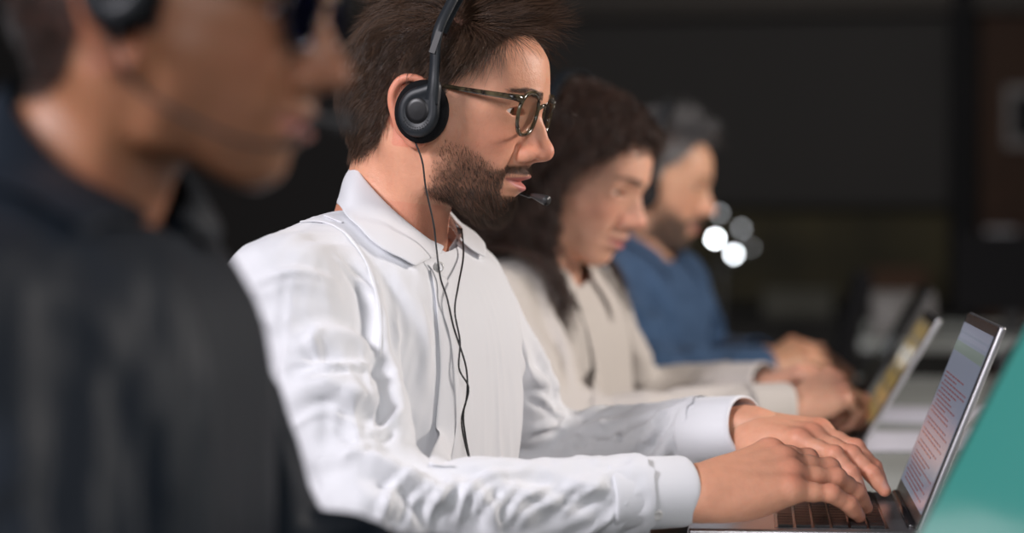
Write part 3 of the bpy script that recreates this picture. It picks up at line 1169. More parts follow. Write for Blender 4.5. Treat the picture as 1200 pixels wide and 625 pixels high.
def hand_mesh(M4, side, pose, h=0.0014, wrist_back=0.014, skin=(0.6, 0.335, 0.225), red=(0.56, 0.2, 0.13), nail=(0.72, 0.45, 0.38), fat=1.0):
    """hand axes: x to the fingers, z out of the back of the hand, y to the thumb for a left hand (side=1), mirrored for a right one
    pose: finger -> (spread, knuckle, middle, end) in degrees; 'thumb' -> three direction vectors"""
    F = Field((-wrist_back - 0.02, -0.09, -0.115), (0.22, 0.11, 0.06), h)
    r = fat
    # forearm stub and palm
    F.cap((-wrist_back, 0.006, 0), (0.0, 0.006, 0.0), 0.0195 * r, 0.0180 * r, 0.0)
    F.cap((-wrist_back, -0.008, 0), (0.0, -0.011, 0.0), 0.0190 * r, 0.0165 * r, 0.012)
    F.cap((0.0, 0.008, 0.001), (0.082, 0.028, 0.004), 0.0155, 0.0120, 0.014)
    F.cap((0.0, 0.0, 0.002), (0.086, 0.0085, 0.006), 0.0165, 0.0125, 0.014)
    F.cap((0.0, -0.008, 0.001), (0.081, -0.012, 0.004), 0.0160, 0.0122, 0.014)
    F.cap((0.0, -0.013, -0.001), (0.072, -0.030, 0.0), 0.0150, 0.0112, 0.014)
    F.ell((0.040, -0.026, -0.008), (0.036, 0.012, 0.013), 0.014)
    F.ell((0.032, 0.020, -0.010), (0.034, 0.014, 0.014), 0.014)
    marks = []
    for f, (b, L, rr) in FING.items():
        sp, a1, a2, a3 = pose[f]
        p = np.array([b[0], b[1], 0.003 if f != 'little' else -0.001])
        yaw = math.radians(sp)
        ang = 0
        fwd = np.array([math.cos(yaw), math.sin(yaw), 0])
        F.ell(tuple(p + np.array([-0.001, 0, 0.0035])), (rr[0] * 1.08, rr[0] * 0.95, rr[0] * 1.0), 0.010)
        # tendon to the wrist
        F.cap((0.02, b[1] * 0.35, 0.0135), tuple(p + np.array([-0.006, 0, 0.0072])), 0.0022, 0.0032, 0.010)
        for k in range(3):
            ang += math.radians((a1, a2, a3)[k])
            d = fwd * math.cos(ang) + np.array([0, 0, -math.sin(ang)])
            up = fwd * math.sin(ang) + np.array([0, 0, math.cos(ang)])
            e = p + d * L[k]
            mid = p + d * L[k] * 0.5
            F.cap(tuple(p), tuple(mid), rr[k] * r, rr[k] * 0.93 * r, 0.0045 if k else 0.008)
            F.cap(tuple(mid), tuple(e), rr[k] * 0.93 * r, rr[k + 1] * r, 0.0045)
            if k < 2:
                F.ell(tuple(e + up * 0.0012), (rr[k + 1] * 1.10, rr[k + 1] * 1.08, rr[k + 1] * 1.04), 0.004)
                for dd in (-0.0022, 0.0022):      # creases over the joint
                    s_ = np.cross(d, up)
                    q0 = e + up * rr[k + 1] * 1.14 + d * dd
                    F.cap(tuple(q0 - s_ * 0.004), tuple(q0 + s_ * 0.004), 0.0006, 0.0006, 0.0012, 'sub')
                marks.append((e + up * 0.006, 0.011, 'red'))
            else:
                F.ell(tuple(e + up * (rr[3] * 0.62) - d * 0.004), (0.0062, 0.0052, 0.0022), 0.0012, rot=Matrix((tuple(d), tuple(np.cross(up, d)), tuple(up))).transposed())
                marks.append((e + up * rr[3] * 0.95 - d * 0.0035, 0.0062, 'nail'))
                marks.append((e, 0.010, 'red'))
            p = e
        marks.append((np.array([b[0], b[1], 0.012]), 0.013, 'red'))
    # thumb
    p = np.array([0.018, 0.020, -0.008])
    rr = (0.0150, 0.0112, 0.0100, 0.0078)
    for k, (dv, L) in enumerate(zip(pose['thumb'], (0.042, 0.032, 0.027))):
        d = np.array(dv, float)
        d /= np.linalg.norm(d)
        e = p + d * L
        F.cap(tuple(p), tuple(e), rr[k] * r, rr[k + 1] * r, 0.012 if k == 0 else 0.004)
        p = e
    F.cap((0.03, 0.016, -0.006), tuple(np.array([0.018, 0.020, -0.008]) + np.array(pose['thumb'][0]) / np.linalg.norm(pose['thumb'][0]) * 0.035), 0.012, 0.009, 0.02)
    marks.append((p, 0.010, 'red'))
    v, q = F.mesh()
    c = np.tile(np.array(skin), (len(v), 1))
    for pt, rad, kind in marks:
        w = np.exp(-(np.linalg.norm(v - pt, axis=1) / rad) ** (2 if kind == 'red' else 6))[:, None]
        w = w * (0.45 if kind == 'red' else 0.8)
        c = c * (1 - w) + np.array(red if kind == 'red' else nail) * w
    if side < 0:
        v = v * np.array([1, -1, 1])
        q = q[:, ::-1]
    return tw(v, M4), q, c


def hand_frame(wrist, toward, back, k=1.0):
    x = (Vector(toward) - Vector(wrist)).normalized()
    z = Vector(back)
    z = (z - x * z.dot(x)).normalized()
    y = z.cross(x)
    return Matrix(((x.x * k, y.x * k, z.x * k, wrist[0]), (x.y * k, y.y * k, z.y * k, wrist[1]), (x.z * k, y.z * k, z.z * k, wrist[2]), (0, 0, 0, 1)))


def join(parts):
    """[(v, q, c)] -> one"""
    vs, qs, cs, o = [], [], [], 0
    for v, q, c in parts:
        vs.append(v)
        qs.append(q + o)
        cs.append(c)
        o += len(v)
    return np.concatenate(vs), np.concatenate(qs), np.concatenate(cs)


# ------------------------------------------------------------------ shirt
def shirt_loose(gv, J, axis, pin, t0=0.5):
    loose = np.full(len(gv), t0)
    for sd in 'nf':
        sh, el, wr = [V3(J[k + sd]) for k in ('sh_', 'el_', 'wr_')]
        for a, b, fore in ((sh, el, False), (el, wr, True)):
            ab = b - a
            t = np.clip(((gv - a) @ ab) / (ab @ ab), 0, 1)
            dd = np.linalg.norm(gv - a - t[:, None] * ab, axis=1)
            if fore:
                w = np.clip((0.82 - t) / 0.12, 0, 1) * np.where(t < 0.5, 1, 0.8)
            else:
                w = np.clip((t - 0.05) / 0.3, 0, 1)
            loose = np.maximum(loose, np.where(dd < 0.085, w, 0))
    loose[pin > 0] = 0
    dn = np.linalg.norm(gv - V3(J['neck']), axis=1)
    return loose * np.clip((dn - 0.07) / 0.06, 0, 1)


def make_shirt(J, h=0.0075, hc=0.015, inf=0.008, sleeve=(0.054, 0.056, 0.050, 0.041, 0.030), frames=34, shrink=-0.22, bottom=0.62,
               gravity=0.8, bend=3.0, neck_cut=0.030, neck_r=0.066, crisp=1.15, torso_loose=0.28, cuff_cut=0.040, stiff=25.0):
    axis = (J['throat'] - J['neck']).normalized()
    cv, cq = torso_field(J, hc).mesh()
    gv, gq = torso_field(J, h, inf=inf, sleeve=sleeve, hem=bottom).mesh()
    rel = gv - V3(J['neck'])
    al = rel @ V3(axis)
    rad = np.linalg.norm(rel - al[:, None] * V3(axis), axis=1)
    keep = ~((al > -0.06) & (rad < neck_r)) & (al < neck_cut + 0.03)
    rim = (al > -0.08) & (rad < neck_r + 0.012)
    keep &= gv[:, 2] > bottom + h * 1.5
    pin = np.zeros(len(gv))
    for sd in 'nf':
        d = (J['wr_' + sd] - J['el_' + sd]).normalized()
        near = np.linalg.norm(gv - V3(J['wr_' + sd]), axis=1) < 0.12
        keep &= ~((plane_side(gv, J['wr_' + sd] - d * cuff_cut, d) > 0) & near)
        pin[(plane_side(gv, J['wr_' + sd] - d * (cuff_cut + 0.014), d) > 0) & near] = 1
    pin[rim] = 1
    pin[gv[:, 2] < bottom + 0.04] = 1
    gv, gq, used = cut(gv, gq, keep)
    pin = pin[used]
    loose = shirt_loose(gv, J, axis, pin, torso_loose)
    sv = simulate(gv, gq, (cv, cq), pin, loose, frames=frames, shrink=shrink, gravity=gravity, bend=bend, quality=6, stiff=stiff)
    sm = laplace(sv, gq, 14, 0.5)
    sv = laplace(sv, gq, 1, 0.4)
    tt = laplace(np.repeat(loose[:, None], 3, 1), gq, 10, 0.5)[:, 0]
    sv = sv + (crisp * np.clip(tt * 1.15 - 0.08, 0, 1))[:, None] * (sv - sm) * (1 - pin[:, None])
    return sv, gq


def finer(v, q):
    """the same cloth, once subdivided"""
    me = bpy.data.meshes.new('finer')
    fast_mesh(me, v, q)
    o = subdiv(link_mesh('finer', me), 1)
    bpy.context.view_layer.update()
    em = o.evaluated_get(bpy.context.evaluated_depsgraph_get()).to_mesh()
    nv = np.zeros(len(em.vertices) * 3, np.float32)
    em.vertices.foreach_get('co', nv)
    nq = np.zeros(len(em.loops), np.int32)
    em.loops.foreach_get('vertex_index', nq)
    bpy.data.objects.remove(o)
    return nv.reshape(-1, 3).astype(float), nq.reshape(-1, 4).astype(np.int64)


def bvh_of(v, q):
    return BVHTree.FromPolygons([Vector(p) for p in v], [tuple(int(i) for i in f) for f in q])


def crease(v, q, lines, bvh=None):
    """press folds into cloth. lines: (points on or near the cloth, height, width); a positive height is a raised fold"""
    bvh = bvh or bvh_of(v, q)
    n = np.zeros_like(v)
    fn = tri_areas(v, q)
    for k in range(4):
        np.add.at(n, q[:, k], fn)
    n = unit(n)
    disp = np.zeros(len(v))
    for pts, hgt, wid in lines:
        p3 = []
        for p in pts:
            d = (Vector(p) - CAM).normalized()
            hit = bvh.ray_cast(CAM, d, 20)
            p3.append(hit[0] if hit[0] is not None else Vector(p))
        c = np.array([tuple(p) for p in catmull(p3, 6)])
        lo, hi = c.min(0) - 0.06, c.max(0) + 0.06
        idx = np.nonzero(((v > lo) & (v < hi)).all(1))[0]
        best = np.full(len(idx), 1e9)
        tt = np.zeros(len(idx))
        for i in range(len(c) - 1):
            a, b = c[i], c[i + 1]
            ab = b - a
            t = np.clip(((v[idx] - a) @ ab) / (ab @ ab + 1e-12), 0, 1)
            dd = np.linalg.norm(v[idx] - a - t[:, None] * ab, axis=1)
            m = dd < best
            best[m] = dd[m]
            tt[m] = (i + t[m]) / (len(c) - 1)
        fade = np.sin(np.clip(tt, 0, 1) * math.pi) ** 0.6 * 0.85 + 0.15
        disp[idx] += hgt * fade * (np.exp(-(best / wid) ** 2) - 0.45 * np.exp(-((best - 1.7 * wid) / wid) ** 2))
    return v + n * disp[:, None]


def ruled(name, a, b, rows, m, parent, thick=0.0016, bulge=0.004, closed=False, n=6, out=None, sub=1, over=None, clear=0.0065):
    """a cloth band between the two edges a and b, bulging outward"""
    A, B = catmull(a, n), catmull(b, n)
    cen = sum((p for p in A), Vector()) / len(A)
    vs, fs = [], []
    rows = rows + (3 if over is not None else 0)
    for i, (p, q_) in enumerate(zip(A, B)):
        d = (q_ - p)
        o_ = ((p + q_) / 2 - cen)
        o_ = (o_ - d * (o_.dot(d) / max(d.dot(d), 1e-9))).normalized()
        for r in range(rows + 1):
            t = r / rows
            vs.append(p + d * t + o_ * bulge * math.sin(math.pi * min(1, t * 1.25)))
    if over is not None:      # lie on the cloth below
        for i, p in enumerate(vs):
            loc, nrm, _, dist = over.find_nearest(p, 0.05)
            if loc is not None:
                k = (p - loc).dot(nrm)
                if k < clear:
                    vs[i] = p + nrm * (clear - k)
    R = rows + 1
    for i in range(len(A) - 1):
        for r in range(rows):
            fs.append((i * R + r, (i + 1) * R + r, (i + 1) * R + r + 1, i * R + r + 1))
    o = pydata(name, vs, fs, m, parent)
    solid(o, thick, 0)
    if sub:
        subdiv(o, sub)
    return o


def cuff(name, wr, el, r0, r1, length, m, parent, back=0.012, squash=1.1, up=(0, 0, 1), seed=0, button=None):
    d = (wr - el).normalized()
    a = wr - d * back
    n = 40
    s = d.cross(Vector(up)).normalized()
    u = s.cross(d)
    rs = np.random.RandomState(seed)
    ph = rs.uniform(0, 6.28, 4)
    vs, fs = [], []
    rows = 7
    rings = [(0.0, r0), (0.06, r0 * 1.012), (0.12, r0 * 1.0), (0.5, (r0 + r1) / 2), (0.86, r1), (0.93, r1 * 1.012), (1.0, r1 * 0.99), (1.01, r1 * 0.93)]
    for j, (t, r) in enumerate(rings):
        for k in range(n):
            an = 2 * math.pi * k / n
            w = 1 + 0.022 * math.sin(3 * an + ph[0]) + 0.014 * math.sin(5 * an + ph[1] + t * 2)
            vs.append(a + d * (length * t + 0.002 * math.sin(2 * an + ph[2]) * t) + s * (math.cos(an) * r * w * squash) + u * (math.sin(an) * r * w))
    for j in range(len(rings) - 1):
        for k in range(n):
            fs.append((j * n + k, j * n + (k + 1) % n, (j + 1) * n + (k + 1) % n, (j + 1) * n + k))
    o = pydata(name, vs, fs, m, parent)
    solid(o, 0.0022, 0)
    subdiv(o, 1)
    if button is not None:
        an = button
        c = a + d * length * 0.5 + s * (math.cos(an) * (r0 + r1) / 2 * squash * 1.02) + u * (math.sin(an) * (r0 + r1) / 2 * 1.02)
        nrm = (s * math.cos(an) + u * math.sin(an)).normalized()
        make_button(c, nrm, 0.0055, o)
    return o


def make_button(c, nrm, r, parent, m=None):
    bm = bmesh.new()
    prof = [(0.0, 0.0012), (r * 0.55, 0.0010), (r * 0.68, 0.0022), (r * 0.9, 0.0022), (r, 0.001), (r, -0.001), (0.0, -0.001)]
    z = Vector(nrm).normalized()
    x = z.orthogonal().normalized()
    y = z.cross(x)
    rings = []
    for rr, hh in prof:
        rings.append([bm.verts.new(Vector(c) + x * (math.cos(2 * math.pi * k / 20) * max(rr, 1e-5)) + y * (math.sin(2 * math.pi * k / 20) * max(rr, 1e-5)) + z * hh) for k in range(20)])
    for a, b in zip(rings, rings[1:]):
        for k in range(20):
            bm.faces.new((a[k], a[(k + 1) % 20], b[(k + 1) % 20], b[k]))
    return bm_obj('button', bm, m or M['button'], parent, True)


# ------------------------------------------------------------------ headset and glasses, in head axes
def eyes(M4, prm, parent):
    ex, ey, ez = prm.get('eye', (0.0915, 0.0315, 0.0185))
    yaw, pit = prm.get('gaze', (0, 14))
    for s in (-1, 1):
        bm = bmesh.new()
        bmesh.ops.create_uvsphere(bm, u_segments=32, v_segments=16, radius=0.0130)
        C4 = M4 @ Matrix.Translation((ex, s * ey, ez))
        bmesh.ops.transform(bm, matrix=C4, verts=bm.verts)
        o = bm_obj('eyeball', bm, M['eye_white'], parent, True)
        G4 = C4 @ Euler((0, math.radians(pit), math.radians(yaw))).to_matrix().to_4x4()
        bm = bmesh.new()
        rings = []
        for rr, xx in ((0.00001, 0.01335), (0.0022, 0.0133), (0.0055, 0.0121)):
            rings.append([bm.verts.new(G4 @ Vector((xx, rr * math.cos(2 * math.pi * k / 24), rr * math.sin(2 * math.pi * k / 24)))) for k in range(24)])
        for a, b in zip(rings, rings[1:]):
            for k in range(24):
                bm.faces.new((a[k], a[(k + 1) % 24], b[(k + 1) % 24], b[k]))
        bm_obj('iris', bm, M['iris'], o, True)


def headset(label, group, M4, boom_side=1, tip=(0.128, 0.012, -0.062), cable=None, cup=(0.0285, -0.0865, 0.0065), tilt=0.2, boom=True, both=True, top=0.158, ear_r=1.0, bw=0.0965, band_w=1.0):
    root = empty('headset', M4 @ Vector((0, 0, 0.14)))
    tag(root, label, 'headset', group)

    def mk(name, bm, m, parent=None, smooth=True, bevel=0):
        bmesh.ops.transform(bm, matrix=M4, verts=bm.verts)
        return bm_obj(name, bm, m, parent or root, smooth, bevel)
    fx = math.sin(tilt)
    fz = math.cos(tilt)
    # headband over the head
    pts = []
    for k in range(0, 41):
        a = math.pi * k / 40
        y = -bw * math.cos(a)
        r = top * math.sin(a) ** 0.62
        pts.append((fx * r + 0.0215, y, fz * r * 1.0 + 0.0))
    keep_ = [p for p in pts if p[2] > 0.075]
    bm = bmesh.new()
    sweep(bm, keep_, [(-0.007 * band_w, -0.0012), (0.007 * band_w, -0.0012), (0.007 * band_w, 0.0012), (-0.007 * band_w, 0.0012)], up=(0, 0, 1) if False else (fx, 0.001, fz))
    band = mk('headband', bm, M['black_plastic'], smooth=False)
    for s in ((-1, 1) if both else (-1,)):
        cx, cy, cz = cup[0], cup[1] * -s, cup[2]
        cy = s * abs(cup[1])
        # foam cushion, squashed on the ear
        bm = bmesh.new()
        prof = [(0.0, -0.011), (0.020, -0.011), (0.0255, -0.008), (0.0278, -0.002), (0.0268, 0.004), (0.022, 0.0075), (0.0, 0.0085)]
        rings = []
        for rr, hh in prof:
            rings.append([bm.verts.new((cx + max(rr, 1e-5) * 1.0 * ear_r * math.cos(2 * math.pi * k / 36), cy + s * hh, cz + max(rr, 1e-5) * 1.13 * ear_r * math.sin(2 * math.pi * k / 36))) for k in range(36)])
        for a, b in zip(rings, rings[1:]):
            for k in range(36):
                bm.faces.new((a[k], a[(k + 1) % 36], b[(k + 1) % 36], b[k]))
        cush = mk('ear_cushion', bm, M['black_foam'])
        # drop-shaped shell
        bm = bmesh.new()
        prof = [(0.3, 0.0137), (0.60, 0.0137), (0.63, 0.0142), (0.86, 0.0137), (0.97, 0.0115), (1.0, 0.0075), (0.99, 0.0060)]
        N = 44

        def outline(t):
            a = 2 * math.pi * t
            x, z = 0.0212 * math.cos(a), 0.0248 * math.sin(a)
            # the shell grows into the arm at its upper front
            g = math.exp(-((a - 1.0) / 0.42) ** 2)
            return x + 0.0062 * g, z + 0.011 * g
        rings = []
        for f, hh in prof:
            rings.append([bm.verts.new((cx + outline(k / N)[0] * f * ear_r, cy + s * hh, cz - 0.001 + outline(k / N)[1] * f * ear_r)) for k in range(N)])
        for a, b in zip(rings, rings[1:]):
            for k in range(N):
                bm.faces.new((a[k], a[(k + 1) % N], b[(k + 1) % N], b[k]))
        shell = mk('ear_cup', bm, M['black_plastic'])
        bm = bmesh.new()
        rings = []
        for rr, hh in ((0.00001, 0.0144), (0.008, 0.0143), (0.0118, 0.0140), (0.0122, 0.0136)):
            rings.append([bm.verts.new((cx + rr * math.cos(2 * math.pi * k / 28), cy + s * hh, cz + rr * 1.05 * math.sin(2 * math.pi * k / 28))) for k in range(28)])
        for a, b in zip(rings, rings[1:]):
            for k in range(28):
                bm.faces.new((a[k], a[(k + 1) % 28], b[(k + 1) % 28], b[k]))
        # speaker holes in two arcs under the disc
        for j, rad in enumerate((0.0145, 0.0165)):
            for k in range(13 - j * 2):
                a = math.radians(-150 + k * 10 + j * 10 + 0)
                r = bmesh.ops.create_icosphere(bm, subdivisions=1, radius=0.00055)
                bmesh.ops.transform(bm, matrix=Matrix.Translation((cx + rad * 0.95 * math.cos(a), cy + s * 0.0146, cz + rad * 1.12 * math.sin(a))), verts=r['verts'])
        d = mk('speaker_grille', bm, M['dark_grille'], shell)
        # slider arm from the cup up to the band
        bm = bmesh.new()
        path = [(cx + 0.0130, cy + s * 0.0115, cz + 0.008), (cx + 0.0135, cy + s * 0.0125, cz + 0.026), (cx + 0.0125, s * (bw + 0.002), 0.050), (fx * 0.085 + 0.0225, s * bw, 0.085), (fx * 0.125 + 0.0215, s * bw * 0.82, 0.122)]
        cp = catmull(path, 7)
        sc_ = [(1.0 - 0.28 * min(1, i / 12.0), 1) for i in range(len(cp))]
        sweep(bm, cp, [(-0.0020, -0.0068), (0.0010, -0.0068), (0.0024, -0.0045), (0.0024, 0.0045), (0.0010, 0.0068), (-0.0020, 0.0068)], up=(1, 0, -0.2), scale=[(b_, a_) for a_, b_ in sc_])
        mk('slider_arm', bm, M['black_plastic'])
        bm = bmesh.new()
        c0 = cp[19]
        add_box(bm, (c0.x, c0.y + s * 0.0012, c0.z), (0.006, 0.003, 0.022), Euler((s * 0.15, 0.18, 0)).to_matrix())
        mk('size_slot', bm, M['dark_grille'], smooth=False)
    if boom:
        s = boom_side
        cyy = s * abs(cup[1])
        path = [(cup[0], cyy + s * 0.012, cup[2] - 0.01), (0.03, s * 0.090, -0.030), (0.075, s * 0.068, -0.058), (0.108, s * 0.040, -0.066), (tip[0] - 0.02, tip[1] + s * 0.014, tip[2] + 0.003)]
        bm = bmesh.new()
        sweep(bm, catmull(path, 8), circ(0.0016, 8))
        b_ = mk('microphone_boom', bm, M['black_plastic'])
        bm = bmesh.new()
        t0 = Vector(path[-1])
        t1 = Vector(tip)
        dd = (t1 - t0)
        L = dd.length
        dd.normalize()
        ps = [t0 - dd * 0.002, t0, t0 + dd * L * 0.35, t0 + dd * L * 0.7, t0 + dd * L * 0.95, t1, t1 + dd * 0.0006, t1 - dd * 0.0008, t1 - dd * 0.001]
        rr = [0.0018, 0.0024, 0.0036, 0.0047, 0.0052, 0.0052, 0.0044, 0.0040, 0.0008]
        sweep(bm, ps, circ(1.0, 20), scale=[(r, r) for r in rr])
        mc = mk('microphone', bm, M['mic_plastic'], b_)
        bm = bmesh.new()
        sweep(bm, [t1 - dd * 0.0007, t1 + dd * 0.0003], circ(0.0038, 20))
        mk('microphone_mesh', bm, M['silver_dark'], mc)
    if cable:
        for pts in cable:
            bm = bmesh.new()
            sweep(bm, catmull(pts, 8), circ(0.00095, 8))
            bm_obj('cable', bm, M['black_rubber'], root, True)
    return root


def glasses(label, M4, frame_mat, lens_mat, ctr=(0.1205, 0.0335, 0.0165), rx=0.0235, rz=0.0215, thick=0.0017, temple_z=0.034, parent=None):
    root = empty('eyeglasses', M4 @ Vector((ctr[0], 0, ctr[2])))
    tag(root, label, 'glasses')

    def mk(name, bm, m, par=None, smooth=True):
        bmesh.ops.transform(bm, matrix=M4, verts=bm.verts)
        return bm_obj(name, bm, m, par or root, smooth)
    for s in (-1, 1):
        pts = []
        for k in range(40):
            a = 2 * math.pi * k / 40
            yy = rx * math.copysign(abs(math.cos(a)) ** 0.88, math.cos(a))
            zz = rz * math.copysign(abs(math.sin(a)) ** 0.92, math.sin(a))
            yy *= 1 + 0.06 * (zz / rz)
            x = ctr[0] + 0.12 * zz - 0.11 * (yy * 1.0)   # pantoscopic tilt and wrap
            pts.append((x, s * (ctr[1] + yy), ctr[2] + zz))
        bm = bmesh.new()
        sweep(bm, pts, [(-thick, -thick * 0.9), (thick, -thick * 0.9), (thick * 1.1, 0), (thick, thick * 0.9), (-thick, thick * 0.9), (-thick * 1.1, 0)], up=(1, 0, 0), closed=True)
        rim = mk('rim', bm, frame_mat)
        bm = bmesh.new()
        fr = [bm.verts.new((p[0] + 0.0006, p[1], p[2])) for p in pts]
        bk = [bm.verts.new((p[0] - 0.0008, p[1], p[2])) for p in pts]
        bm.faces.new(fr)
        bm.faces.new(bk[::-1])
        for k in range(40):
            bm.faces.new((fr[k], bk[k], bk[(k + 1) % 40], fr[(k + 1) % 40]))
        mk('lens', bm, lens_mat, smooth=False)
        # temple
        hx = ctr[0] - 0.11 * rx + 0.002
        yo = ctr[1] + rx
        path = [(hx, s * (yo + 0.001), ctr[2] + rz * 0.62), (hx - 0.003, s * (yo + 0.0065), ctr[2] + rz * 0.66), (hx - 0.012, s * (yo + 0.0115), ctr[2] + rz * 0.68), (0.06, s * 0.0745, temple_z - 0.001),
                (0.035, s * 0.0765, temple_z + 0.001), (0.014, s * 0.077, temple_z - 0.001), (0.000, s * 0.0765, temple_z - 0.016)]
        cp = catmull(path, 6)
        sc_ = []
        for i in range(len(cp)):
            f = i / (len(cp) - 1)
            sc_.append((1, 1.35 - 0.75 * min(1, f * 1.7)))
        bm = bmesh.new()
        sweep(bm, cp, [(-0.0013, -0.0031), (0.0013, -0.0031), (0.0016, 0), (0.0013, 0.0031), (-0.0013, 0.0031), (-0.0016, 0)], up=(0, 0, 1), scale=sc_)
        mk('temple_arm', bm, frame_mat)
        bm = bmesh.new()
        add_box(bm, (hx - 0.006, s * (yo + 0.0105), ctr[2] + rz * 0.67), (0.0035, 0.0012, 0.0022), Euler((0, 0, s * -0.6)).to_matrix())
        mk('hinge_pin', bm, M['silver'], smooth=False)
    b = bmesh.new()
    bx = ctr[0] + 0.0035
    y1 = ctr[1] - rx
    sweep(b, catmull([(bx - 0.0008, -y1 - 0.0003, ctr[2] + 0.006), (bx + 0.0022, -y1 * 0.5, ctr[2] + 0.0098), (bx + 0.003, 0, ctr[2] + 0.0105), (bx + 0.0022, y1 * 0.5, ctr[2] + 0.0098), (bx - 0.0008, y1 + 0.0003, ctr[2] + 0.006)], 5),
          [(-0.0018, -0.0015), (0.0018, -0.0015), (0.0018, 0.0015), (-0.0018, 0.0015)], up=(1, 0, 0))
    mk('bridge', b, frame_mat)
    return root


M['mic_plastic'] = mat('microphone_plastic', (0.035, 0.035, 0.036, 1), 0.35)
M['silver_dark'] = mat('microphone_gauze', (0.10, 0.11, 0.12, 1), 0.45, metal=0.7, bump=(4000, 0.0002))
M['tortoise'] = mat('tortoise_frame', (0.016, 0.011, 0.009, 1), 0.15, spec=0.6, coat=0.4, noise=(120, (0.16, 0.13, 0.07, 1), 0.7))
M['black_frame'] = mat('black_frame', (0.01, 0.01, 0.012, 1), 0.2, spec=0.6)


def glass_mat(name, tint=(1, 1, 1, 1), refl=0.10, rough=0.02, gloss=(1, 1, 1, 1), k=0.35):
    m = bpy.data.materials.new(name)
    m.use_nodes = True
    nt = m.node_tree
    nt.nodes.clear()
    out = nt.nodes.new('ShaderNodeOutputMaterial')
    mx = nt.nodes.new('ShaderNodeMixShader')
    tr = nt.nodes.new('ShaderNodeBsdfTransparent')
    gl = nt.nodes.new('ShaderNodeBsdfGlossy')
    lw = nt.nodes.new('ShaderNodeLayerWeight')
    lw.inputs['Blend'].default_value = refl
    mu = nt.nodes.new('ShaderNodeMath')
    mu.operation = 'MULTIPLY'
    mu.inputs[1].default_value = k
    tr.inputs['Color'].default_value = tint
    gl.inputs['Roughness'].default_value = rough
    gl.inputs['Color'].default_value = gloss
    nt.links.new(lw.outputs['Fresnel'], mu.inputs[0])
    nt.links.new(mu.outputs[0], mx.inputs['Fac'])
    nt.links.new(tr.outputs[0], mx.inputs[1])
    nt.links.new(gl.outputs[0], mx.inputs[2])
    nt.links.new(mx.outputs[0], out.inputs[0])
    return m


M['lens'] = glass_mat('spectacle_lens', (0.96, 0.97, 0.96, 1), 0.25)
M['lens_blue_refl'] = glass_mat('blue_reflection_lens', (0.75, 0.76, 0.95, 1), 0.5, 0.15, (0.35, 0.40, 1.0, 1), 1.0)  # blue tint and gloss colour stand in for a reflection on the lenses


# ------------------------------------------------------------------ second person: the bearded man in the white shirt
def head_matrix(px, py, d, yaw, pitch, roll=0.0, s=1.0):
    """yaw 0 faces +X, positive turns away from the camera; pitch positive looks down"""
    loc = P(px, py, d)
    R = Euler((math.radians(roll), math.radians(pitch), math.radians(yaw)), 'XYZ').to_matrix().to_4x4()
    return Matrix.Translation(loc) @ R @ Matrix.Diagonal((s, s, s, 1))


HL2 = smooth_tab([(-.12, -.050), (-.045, -.050), (-.02, -.034), (-.006, .004), (.002, .036), (.02, .041), (.029, .025), (.033, -.006), (.043, -.006), (.047, .032),
                  (.058, .045), (.072, .057), (.088, .074), (.098, .090), (.118, .096), (.14, .097)], 0.002)


def hairmask2(v):
    x, y, z = v[:, 0], v[:, 1], v[:, 2]
    hl = np.interp(x, [a for a, _ in HL2], [b for _, b in HL2])
    m = sst((z - hl) / 0.009)
    ear = (np.abs(y) > 0.0735) & (x > -0.008) & (x < 0.035) & (z < 0.042)
    return np.where(ear, 0, m)


PRM2 = dict(skin=(0.78, 0.385, 0.245), red=(0.74, 0.23, 0.15), lipc=(0.55, 0.20, 0.18), beard=True, beardc=(0.10, 0.055, 0.035), stub=0.62,
            scalp=(0.06, 0.035, 0.025), hairmask=hairmask2, browc=(0.09, 0.05, 0.035), brow=0.55, lip=1.0)


def build_head(prm, h, M4, min_z=None):
    F = head_field(h, prm)
    v, q = F.mesh()
    c = head_colors(v, prm)
    return v, q, c


HM2 = head_matrix(495, 139, 2.26, -8.0, 7.0)


def flow2(cur, n, root):
    x, y, z = root[:, 0], root[:, 1], root[:, 2]
    top = sst((z - 0.075) / 0.03)[:, None]
    front = sst((x - 0.02) / 0.06)[:, None]
    side = np.stack([-0.25 - 0.5 * sst((x - 0.0) / 0.05), np.sign(y) * 0.05, -1.0 + 0 * x], 1)
    topf = np.stack([1.0 + 0 * x, -0.22 + 0 * y, 0.72 + 0 * z], 1)
    topb = np.stack([-0.4 + 0 * x, -0.1 * np.sign(y), -0.2 + 0 * z], 1)
    return side * (1 - top) + top * (topf * front + topb * (1 - front))


# ------------------------------------------------------------------ people
def neck_params(prm, HM, J):
    inv = HM.inverted()
    a = inv @ (J['neck'] + (J['throat'] - J['neck']) * 0.25)
    b = inv @ (J['neck'] - (J['throat'] - J['neck']).normalized() * 0.05)
    prm['neck'] = ((-0.012, 0, -0.045), tuple(a), tuple(b))
    prm.setdefault('neck_r', (0.055, 0.053, 0.049))


def rest(HF, side, pose, fat, z0):
    """straighten each finger just enough that its tip rests on the keys"""
    out = dict(pose)
    for f in FING:
        b, L, rr = FING[f]
        for k in np.arange(1.0, -0.31, -0.05):
            sp, a1, a2, a3 = pose[f]
            c = (sp, a1 * k if k > 0 else a1 * k * 2, a2 * max(k, 0.12) ** 0.7, a3 * max(k, 0.1) ** 0.7)
            p = np.array([b[0], b[1], 0.003])
            ang, lo = 0.0, 9.0
            fw = np.array([math.cos(math.radians(sp)), math.sin(math.radians(sp)), 0])
            for i in range(3):
                ang += math.radians(c[1 + i])
                p = p + (fw * math.cos(ang) + np.array([0, 0, -math.sin(ang)])) * L[i]
                w = HF @ Vector((p[0], p[1] * side, p[2]))
                lo = min(lo, w.z - rr[i + 1] * 1.08 * fat)
            if lo >= z0:
                break
        out[f] = c
    return out


